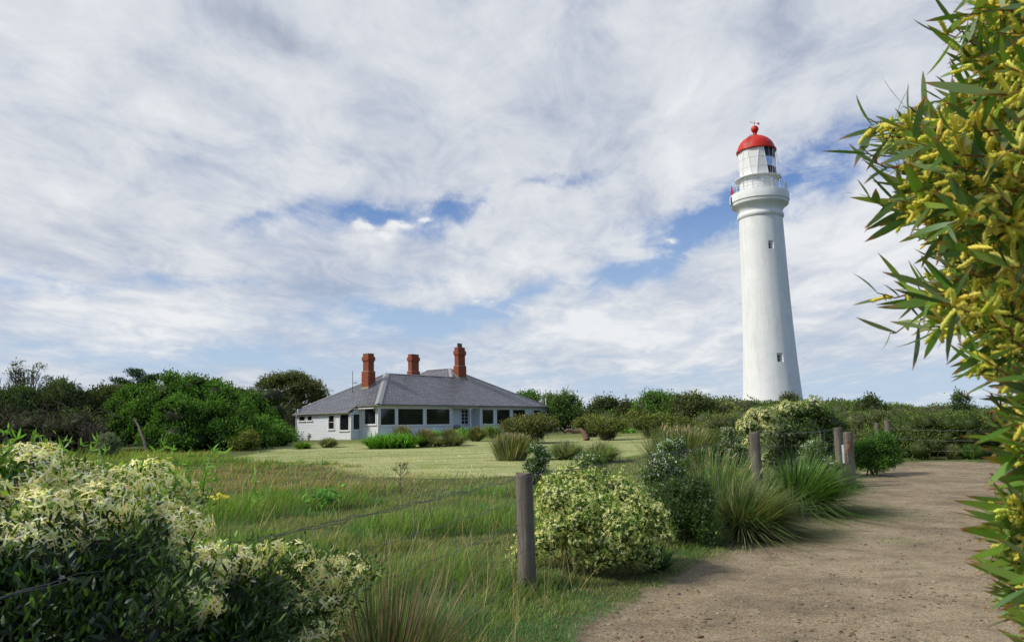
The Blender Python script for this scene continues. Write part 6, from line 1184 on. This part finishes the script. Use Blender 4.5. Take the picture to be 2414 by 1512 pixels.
# ================================================================== WATTLE (near right)
def wattle():
    c0 = np.array([2.35, 2.3, 0.]); root = tag(empty('wattle_bush', tuple(c0)), 'wattle bush with long narrow leaves and yellow flower spikes filling the right edge', 'flowering tree')
    ex = [0, 40, 75, 120, 160, 210, 250, 290, 330, 400, 455, 515, 560, 600, 640, 690, 740, 800, 850, 900, 950, 1000, 1050, 1100, 1150, 1200, 1250, 1300, 1350, 1400, 1450, 1500, 1560]
    xv = [2250, 2230, 2200, 2200, 2260, 2210, 2110, 2040, 1985, 2030, 2025, 2020, 2110, 2130, 2150, 2050, 2070, 2110, 2240, 2290, 2310, 2325, 2350, 2350, 2350, 2335, 2315, 2320, 2335, 2345, 2370, 2390, 2400]
    edge = lambda y: np.interp(y, ex, xv)
    L = []; R = []; lp = []; fl = []; LV = dict(n=0)
    LC = [(.05, .095, .018), (.075, .13, .022), (.10, .155, .028), (.13, .18, .04), (.035, .065, .018), (.09, .12, .06)]
    def shoot(tip, base, nl, fprob, lenr=(.07, .125)):
        c = curve(base, tip, 10, rng.uniform(-.05, .12), .035); L.append(c); R.append((.0035, .0012)); d = norm(np.gradient(c, axis=0)); tt = np.linspace(.18, 1.0, nl)
        i = tt*9; i0 = np.minimum(i.astype(int), 8); P = c[i0]+(c[i0+1]-c[i0])*(i-i0)[:, None]; ax = d[i0]; a = norm(np.cross(ax, rvec(1)+np.zeros((nl, 3)))); b = np.cross(ax, a); ph = np.arange(nl)*2.4+rng.random()*6
        out = a*np.cos(ph)[:, None]+b*np.sin(ph)[:, None]; D = norm(ax*rng.uniform(.45, 1.1, nl)[:, None]+out*.75+rng.normal(size=(nl, 3))*.1); ln = rng.uniform(*lenr, nl)*(1-.35*(tt > .93)); N_ = norm(np.cross(D, rvec(nl)))
        lp.append((P, D, N_, ln)); k_ = rng.random(nl) < fprob; k_ &= tt < .9
        for p, o_, x in zip(P[k_], out[k_], ax[k_]):
            for _ in range(rng.integers(2, 5)): fl.append((p, norm((o_*.8+x*rng.uniform(.1, .9)+rvec(1)[0]*.55)[None])[0], rng.uniform(.025, .055)))
    n = 0
    while n < 370:
        py = rng.uniform(-90, 1620); e = edge(np.clip(py, 0, 1560))+(30 if py < 300 else 62 if py < 1000 else 25); px = e+abs(rng.normal())*140*(1 if py < 1000 else .55)+rng.uniform(0, 25)
        if px > 2620: continue
        Y = rng.uniform(1.35, 2.35) if px > e+50 else rng.uniform(1.45, 2.1); tip = at(px+12, py, Y)-c0; dr = at(px+300, py+rng.uniform(-60, 210), Y+rng.uniform(-.1, .3))-c0; base = tip+norm((dr-tip)[None])[0]*rng.uniform(.2, .38)
        shoot(tip, base, rng.integers(9, 15), .95); n += 1
    # particular shoots that stand clear of the mass
    for px, py, Y, bx, by, nl, fp in ((1990, 345, 1.55, 2150, 430, 8, .1), (2010, 300, 1.7, 2120, 340, 9, .6), (2015, 470, 1.75, 2160, 520, 10, .15), (2180, 80, 1.6, 2330, 150, 9, .4), (2030, 690, 1.7, 2200, 745, 10, .12), (2060, 785, 1.75, 2230, 740, 8, .1), (2215, 40, 1.5, 2400, 60, 7, .2), (2090, 250, 2.0, 2220, 330, 10, .5), (2250, 850, 1.8, 2380, 900, 8, .5), (2320, 1270, 1.6, 2430, 1330, 10, .8), (2300, 1225, 1.6, 2400, 1260, 6, .6), (2340, 1370, 1.6, 2450, 1440, 9, .7), (2330, 1170, 1.7, 2430, 1120, 7, .5), (2180, 560, 1.9, 2300, 600, 9, .3)):
        sh = 60 if py > 1100 else 38; shoot(at(px+sh, py, Y)-c0, at(bx+sh, by, Y+.12)-c0, nl, fp)
    for _ in range(110):
        py = rng.uniform(930, 1600); px = edge(np.clip(py, 0, 1560))+rng.uniform(45, 170); Y = rng.uniform(1.4, 1.9); tip = at(px, py, Y)-c0; shoot(tip, tip+norm((at(px+200, py+rng.uniform(-40, 160), Y+.1)-c0-tip)[None])[0]*.26, 12, .95)
    # filling mass behind
    for _ in range(230):
        py = rng.uniform(-150, 1700); e = edge(np.clip(py, 0, 1560)); px = e+120+rng.uniform(0, 330); Y = rng.uniform(2.1, 3.0); 
        if px > 2700: continue
        tip = at(px, py, Y)-c0; shoot(tip, tip+norm((np.array([.5, .1, -.15])+rng.normal(size=3)*.25)[None])[0]*.3, rng.integers(10, 16), .5)
    P = np.concatenate([a[0] for a in lp]); D = np.concatenate([a[1] for a in lp]); N_ = np.concatenate([a[2] for a in lp]); ln = np.concatenate([a[3] for a in lp]); m = len(P)
    T = tints(m, LC, .16); tip = np.tile(np.array([[.20, .06, .03]]), (m, 1)); f = strips(P, D, N_, ln, ln*rng.uniform(.11, .165, m), 'lance', rng.uniform(-.25, .35, m), T, tip); npmesh('leaves', *f[:2], LEAFG, root, f[2], smooth=True)
    # flower spikes : knobbly rods with fuzz
    fp = np.array([a[0] for a in fl]); fd = np.array([a[1] for a in fl]); fL = np.array([a[2] for a in fl]); m = len(fp); parts = []; S1 = norm(np.cross(fd, rvec(m))); S2 = np.cross(fd, S1); k_ = 12; nn = 7; ss = np.linspace(0, 1, k_); r_ = .0042*np.array([.5, 1.1, .8, 1.2, .8, 1.15, .8, 1.15, .8, 1.1, .8, .3]); bnd = norm(S1)*.25
    ctr = fp[:, None]+fd[:, None]*(fL[:, None]*ss)[..., None]+bnd[:, None]*(fL[:, None]*ss**2)[..., None]; an = np.arange(nn)*2*pi/nn
    ring = (S1[:, None, None]*np.cos(an)[None, None, :, None]+S2[:, None, None]*np.sin(an)[None, None, :, None]); V = (ctr[:, :, None]+ring*(r_[None, :, None, None]*rng.uniform(.75, 1.3, (m, k_, nn, 1)))).reshape(-1, 3)
    i = (np.arange(k_-1)*nn)[:, None]; j = np.arange(nn)[None]; jn = (j+1) % nn; q = np.stack([i+j, i+jn, i+nn+jn, i+nn+j], -1).reshape(-1, 4); Q = (q[None]+(np.arange(m)*k_*nn)[:, None, None]).reshape(-1, 4); YC = [(.60, .55, .09), (.68, .63, .15), (.52, .48, .07)]; T = np.repeat(tints(m, YC, .1), k_*nn, 0); parts.append((V, Q, T))
    mf = 34; idx = np.repeat(np.arange(m), mf); s = rng.random(len(idx)); a_ = rng.random(len(idx))*6.28; o_ = S1[idx]*np.cos(a_)[:, None]+S2[idx]*np.sin(a_)[:, None]; p = fp[idx]+fd[idx]*(fL[idx]*s)[:, None]+bnd[idx]*(fL[idx]*s*s)[:, None]+o_*.003; dd = norm(o_+fd[idx]*.3+rvec(len(idx))*.3); parts.append(diamonds(p, dd, norm(np.cross(dd, rvec(len(idx)))), np.full(len(idx), .0044), np.full(len(idx), .0017), tints(len(idx), [(.74, .70, .20), (.66, .62, .13), (.60, .56, .10)], .1)))
    f = join(parts); npmesh('flower_spikes', *f[:2], PETAL, root, f[2], smooth=True)
    t = tubesnp(L, R, 5, (.16, .07, .04)); npmesh('twigs', *t[:2], LEAF, root, t[2])
    big = []; 
    for _ in range(16): y = rng.uniform(.3, 2.6); big.append(curve((.9+rng.normal()*.1, .2+rng.normal()*.2, 0), (rng.uniform(-.1, .5), rng.normal()*.35, y), 9, .05, .05))
    t = tubesnp(big, [(.022, .006)]*16, 7); npmesh('stems', *t[:2], BARK, root)
wattle()
